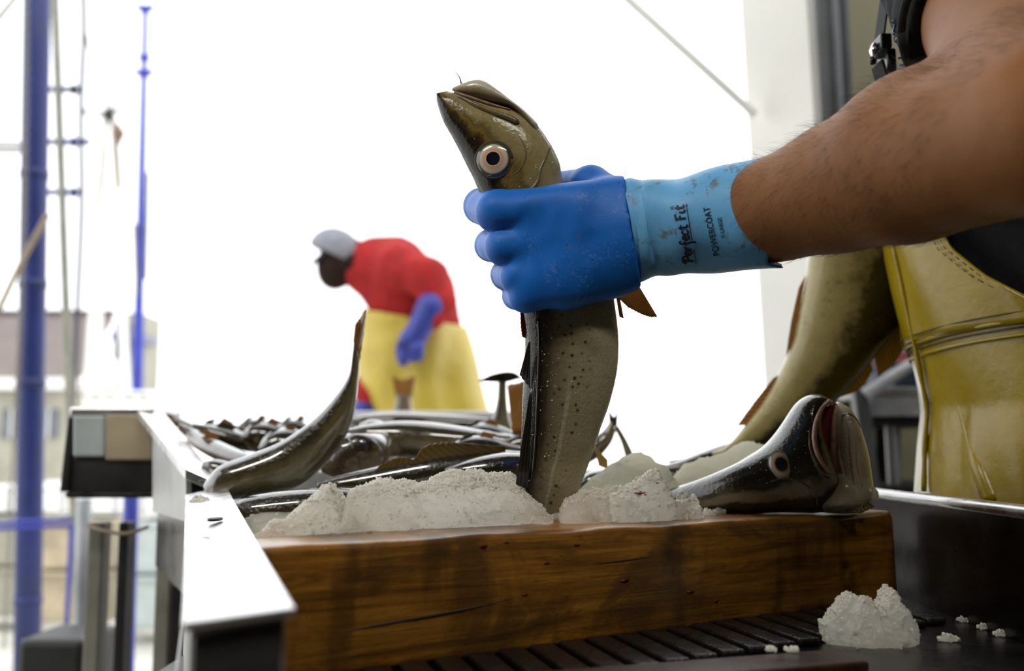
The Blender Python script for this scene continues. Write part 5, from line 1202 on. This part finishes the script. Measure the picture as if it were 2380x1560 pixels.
# ------------------------------------------------------------------ ice
def beamclip(P):
    q = P-BL.astype(np.float32); back = q@ey.astype(np.float32)-.093; return -np.maximum(back, P[...,2]-(ZB+.0006))
def ice(name, label, blobs, h, m='ice', amp=(.0045,.0013), k=.012, clip=None, crystals=1500, cs=(.0006,.0017), seed=0, cat='ice', group=None):
    """blobs: px, py of the top, py of the base, depth, half width px, half depth m"""
    B = sorted(blobs); X = np.array([b[0] for b in B], float)
    xs = np.concatenate([[B[0][0]-B[0][4]*.8], X, [B[-1][0]+B[-1][4]*.8]]); dep = np.array([b[3] for b in B]); dep = np.concatenate([dep[:1], dep, dep[-1:]])
    yb = np.array([b[2] for b in B]); yb = np.concatenate([yb[:1], yb, yb[-1:]]); yt = np.array([b[1] for b in B]); yt = np.concatenate([yb[:1], yt, yb[-1:]])
    rd = np.array([b[5] for b in B]); rd = np.concatenate([rd[:1]*.5, rd, rd[-1:]*.5])
    base = np.array([U(x, y, d) for x, y, d in zip(xs, yb, dep)]); topz = np.array([U(x, y, d)[2] for x, y, d in zip(xs, yt, dep)])
    H = topz-base[:,2]
    lo = np.array([base[:,0].min()-.01, (base[:,1]-rd).min()-.012, base[:,2].min()-.03]); hi = np.array([base[:,0].max()+.01, (base[:,1]+rd).max()+.012, topz.max()+.014])
    def fn(P):
        x = P[...,0]; yc = np.interp(x, base[:,0], base[:,1]); w_ = np.interp(x, base[:,0], rd); Hh = np.interp(x, base[:,0], H); zb_ = np.interp(x, base[:,0], base[:,2])
        n1 = fnoise(P, 36., 3, seed)*amp[0]; n2 = vnoise(P, 190., seed+5)*amp[1] + vnoise(P, 420., seed+7)*amp[1]*.7 + np.abs(vnoise(P, 95., seed+9))*amp[1]*.8
        t = (P[...,1]-yc)/np.maximum(w_, .004); zz = (P[...,2]-zb_)/np.maximum(Hh, .003)
        tf = np.where(t < 0, np.abs(t)**1.7, np.abs(t)**2.4); r = np.sqrt(tf + np.maximum(zz, 0)**2.0 + 1e-9)
        end = np.maximum(base[0,0]-x, x-base[-1,0])
        fl = np.clip(Hh/.02, .15, 1); D = np.maximum((r-1)*np.maximum(np.minimum(w_, Hh), .010)*.8, end) + (n1 + n2)*fl
        D = np.maximum(D, zb_-.025-P[...,2])
        if clip: D = np.maximum(D, clip(P))
        return D
    P = grid(lo, hi, h); D = fn(P); D[0]=D[-1]=.01; D[:,0]=D[:,-1]=.01; D[:,:,0]=D[:,:,-1]=.01
    v, f = surfnet(D, lo, h)
    top_i = np.argsort(-(v[:,2]-np.interp(v[:,0], base[:,0], base[:,2]+H*.75)))[:max(30, len(v)//4)]; rnd = np.random.RandomState(seed+1); parts = [(v, [tuple(q) for q in f.tolist()])]
    oc = np.array([(1,0,0),(-1,0,0),(0,1,0),(0,-1,0),(0,0,1),(0,0,-1)], float); ocf = [(0,2,4),(2,1,4),(1,3,4),(3,0,4),(2,0,5),(1,2,5),(3,1,5),(0,3,5)]
    for q in range(crystals):
        c = v[top_i[rnd.randint(len(top_i))]] if rnd.rand() < .7 else v[rnd.randint(len(v))]; s = cs[0]+(cs[1]-cs[0])*rnd.rand()**2
        R = np.array(Matrix.Rotation(rnd.rand()*6.28, 3, Vector(rnd.randn(3)).normalized()))
        parts.append((c+(oc*s*(.6+.8*rnd.rand(3)))@R, ocf))
    V, F = join(parts)
    o = mesh(name, V, F, None, M[m], smooth=True)
    o['label'] = label; o['category'] = cat
    if group: o['group'] = group
    return o
bl_ = lambda x: 1262-.052*(x-600)
def prof(pts, rd, rx=9):
    return [(x, y, bl_(x)+(4 if x > 1290 else 0), float(np.interp(x, [600,750,840,970,1140,1250,1345,1500,1600], [.742,.776,.803,.832,.866,.884,.884,.908,.922])), rx, rd) for x, y in pts]
ice('ice_mound', 'small pointed heap of crushed ice at the left end of the beam', prof([(598,1252),(612,1232),(632,1212),(665,1192),(705,1165),(745,1133),(765,1126),(788,1146),(799,1175)], .036), .0015, clip=beamclip, crystals=2600, seed=1)
ice('ice_mound', 'broad mound of crushed ice along the left half of the beam', prof([(802,1172),(815,1144),(845,1129),(880,1119),(925,1122),(970,1126),(1020,1114),(1060,1106),(1100,1102),(1140,1107),(1180,1108),(1215,1130),(1245,1155),(1272,1180),(1286,1204)], .044), .0016, clip=beamclip, crystals=6000, seed=12)
ice('ice_lump', 'tan lump of slush at the foot of the held cod', [(1262,1164,1222,.915,14,.03),(1288,1166,1222,.912,14,.03),(1310,1180,1222,.908,14,.03)], .0018, 'ice_pink', clip=beamclip, crystals=500, seed=23)
ice('ice_lump', 'smooth pinkish lump of ice just right of the held cod', prof([(1302,1178),(1312,1156),(1345,1143),(1380,1136),(1404,1142),(1416,1164)], .034), .0015, 'ice_pink', (.003,.0009), clip=beamclip, crystals=900, seed=34)
pk = ice('ice_lump', 'tall jagged lump of ice with a red blood clot right of the held cod', prof([(1412,1160),(1424,1134),(1455,1124),(1480,1110),(1505,1097),(1530,1092),(1541,1115),(1553,1140),(1562,1172)], .034), .0015, clip=beamclip, crystals=1600, seed=45, cs=(.0007,.0022))
ice('ice_lump', 'small sparkling lump of ice beside the open-mouthed cod', prof([(1562,1175),(1571,1152),(1590,1143),(1604,1152),(1618,1144),(1625,1168)], .022), .0013, clip=beamclip, crystals=900, seed=56, cs=(.0007,.0022))
vv = pk.data.vertices; 
pv = np.array([np.array(x.co) for x in vv])+np.array(pk.location); pb = bvh_of(pv, [tuple(p.vertices) for p in pk.data.polygons])
cl = []
for (x, y, r) in ((1486,1148,.0022),(1494,1146,.0016),(1478,1147,.0012),(1500,1151,.0010),(1489,1144,.0012),(1528,1124,.0010)):
    loc, n_ = cast(pb, x, y)
    if loc is not None: cl.append(tubegeo([loc-[r*1.5,0,0], loc+n_*.0006, loc+[r*1.5,0,.0004]], [r*.3,r,r*.3], 7, .6))
if cl: mesh('blood_clot', *join(cl), pk, M['blood'])
ice('ice_heap', 'packed ice heap behind the jagged lump right of the held cod', [(1430,1072,1140,1.09,50,.05),(1490,1060,1140,1.10,60,.05),(1545,1075,1140,1.10,50,.05),(1375,1110,1150,1.06,50,.04)], .0035, 'ice_far', crystals=150, seed=67)
ice('ice_heap', 'packed ice heap behind the open-mouthed cod', [(1590,1085,1140,1.12,60,.05),(1660,1062,1135,1.13,66,.05),(1730,1040,1130,1.14,66,.05),(1800,1040,1120,1.15,60,.05),(1850,1070,1120,1.15,40,.05)], .0035, 'ice_far', crystals=150, seed=78)
ice('ice_bed', 'layer of crushed ice under the cod in the hopper', [(600,1190,1230,.98,110,.10),(800,1170,1230,1.02,140,.14),(1000,1160,1220,1.06,140,.16),(1200,1150,1210,1.10,130,.16),(1420,1140,1200,1.12,130,.14),(1650,1140,1190,1.14,130,.12)], .006, 'ice_far', crystals=500, seed=80)
chk = ice('ice_chunk', 'loose lumpy chunk of ice on the tray below the right end of the beam', [(1968,1372,1432,.805,56,.026),(2065,1358,1432,.805,58,.028),(2015,1392,1440,.800,60,.028),(1950,1410,1452,.80,48,.024),(2088,1400,1450,.80,42,.024),(2020,1420,1462,.80,86,.026)], .0016, amp=(.005,.0016), clip=lambda P: (ZT+.0008)-P[...,2], crystals=1500, seed=89)
crumbs = [(1640,1196,.925,.006,'beside the small sparkling lump of ice'),(1668,1192,.93,.005,'on the beam below the dark body of the open-mouthed cod'),(1705,1190,.94,.006,'on the beam left of the open-mouthed cod gill'),(1760,1188,.945,.004,'on the beam under the eye of the open-mouthed cod'),(1800,1184,.95,.004,'on the beam under the gill of the open-mouthed cod'),(1850,1183,.955,.003,'on the beam under the jaw of the open-mouthed cod')]
for i, (x, y, dd, r, w_) in enumerate(crumbs):
    c = UZ(x, y+2, ZB+.001); dd = float(np.dot(c-CAM, FW)); q = r*FPX/dd
    ice('ice_crumb', 'tiny ice crumb '+w_, [(x, y-q*.9, y, dd, q, r),(x+q, y-q*.6, y, dd, q*.7, r*.7)], .0012, amp=(.0012,.0005), k=.002, clip=lambda P: (ZB+.001)-P[...,2], crystals=60, seed=100+i, cs=(.0006,.0015))
for i, (x, y, r, w_) in enumerate(((2205,1490,.0060,'right of the loose ice chunk on the tray'),(2330,1478,.0048,'farthest along the foot of the steel side wall'),(2290,1462,.0048,'in the middle along the foot of the steel side wall'),(2240,1445,.0040,'nearest the ice chunk at the foot of the steel side wall'),(1840,1515,.0036,'on the rusty strip left of the loose ice chunk'),(1792,1514,.0024,'smallest on the rusty strip'))):
    z0 = ZT+.001 if x > 1900 else ZT+.0095
    c = UZ(x, y, z0); dd = float(np.dot(c-CAM, FW)); q = r*FPX/dd
    ice('ice_crumb', 'small crumb of ice '+w_, [(x-q*.6, y-q*1.0, y, dd, q, r),(x+q*.6, y-q*.7, y, dd, q*.8, r*.8)], .0014, amp=(.0014,.0006), k=.003, clip=lambda P: z0-P[...,2], crystals=90, seed=140+i, cs=(.0006,.0016))
rc = U(470,1166,1.02); 
ice('ice_crumb', 'clear crumbs of ice lying on the bright rail', [(455,1154,1172,1.03,16,.012),(478,1160,1172,1.02,20,.012)], .0022, amp=(.002,.001), k=.003, crystals=250, seed=171, cs=(.001,.003))
# blood spots on the beam
BBm = None
for i, (s_, h_, r_) in enumerate(((.27,.082,.0022),(.30,.0835,.0016),(.355,.0655,.0020),(.375,.0705,.0030),(.395,.078,.0035),(.47,.047,.0030),(.575,.032,.0026),(.62,.022,.0018),(.325,.043,.0018))):
    c = onbeam(s_, h_, .0006); rn = np.random.RandomState(i); k = 12
    V = [c] + [c + ex*math.cos(a)*r_*(1.2+.9*rn.rand()) + np.array([0,0,1])*math.sin(a)*r_*(.35+.35*rn.rand()) for a in np.arange(k)*2*math.pi/k]
    V = [np.array(v_)-ey*.0006*(1 if j == 0 else 0) for j, v_ in enumerate(V)]+[c+ey*.001]
    o = mesh('blood_spot', V, [(0, 1+i_, 1+(i_+1)%k) for i_ in range(k)]+[(k+1, 1+(i_+1)%k, 1+i_) for i_ in range(k)], BEAM, M['blood'])
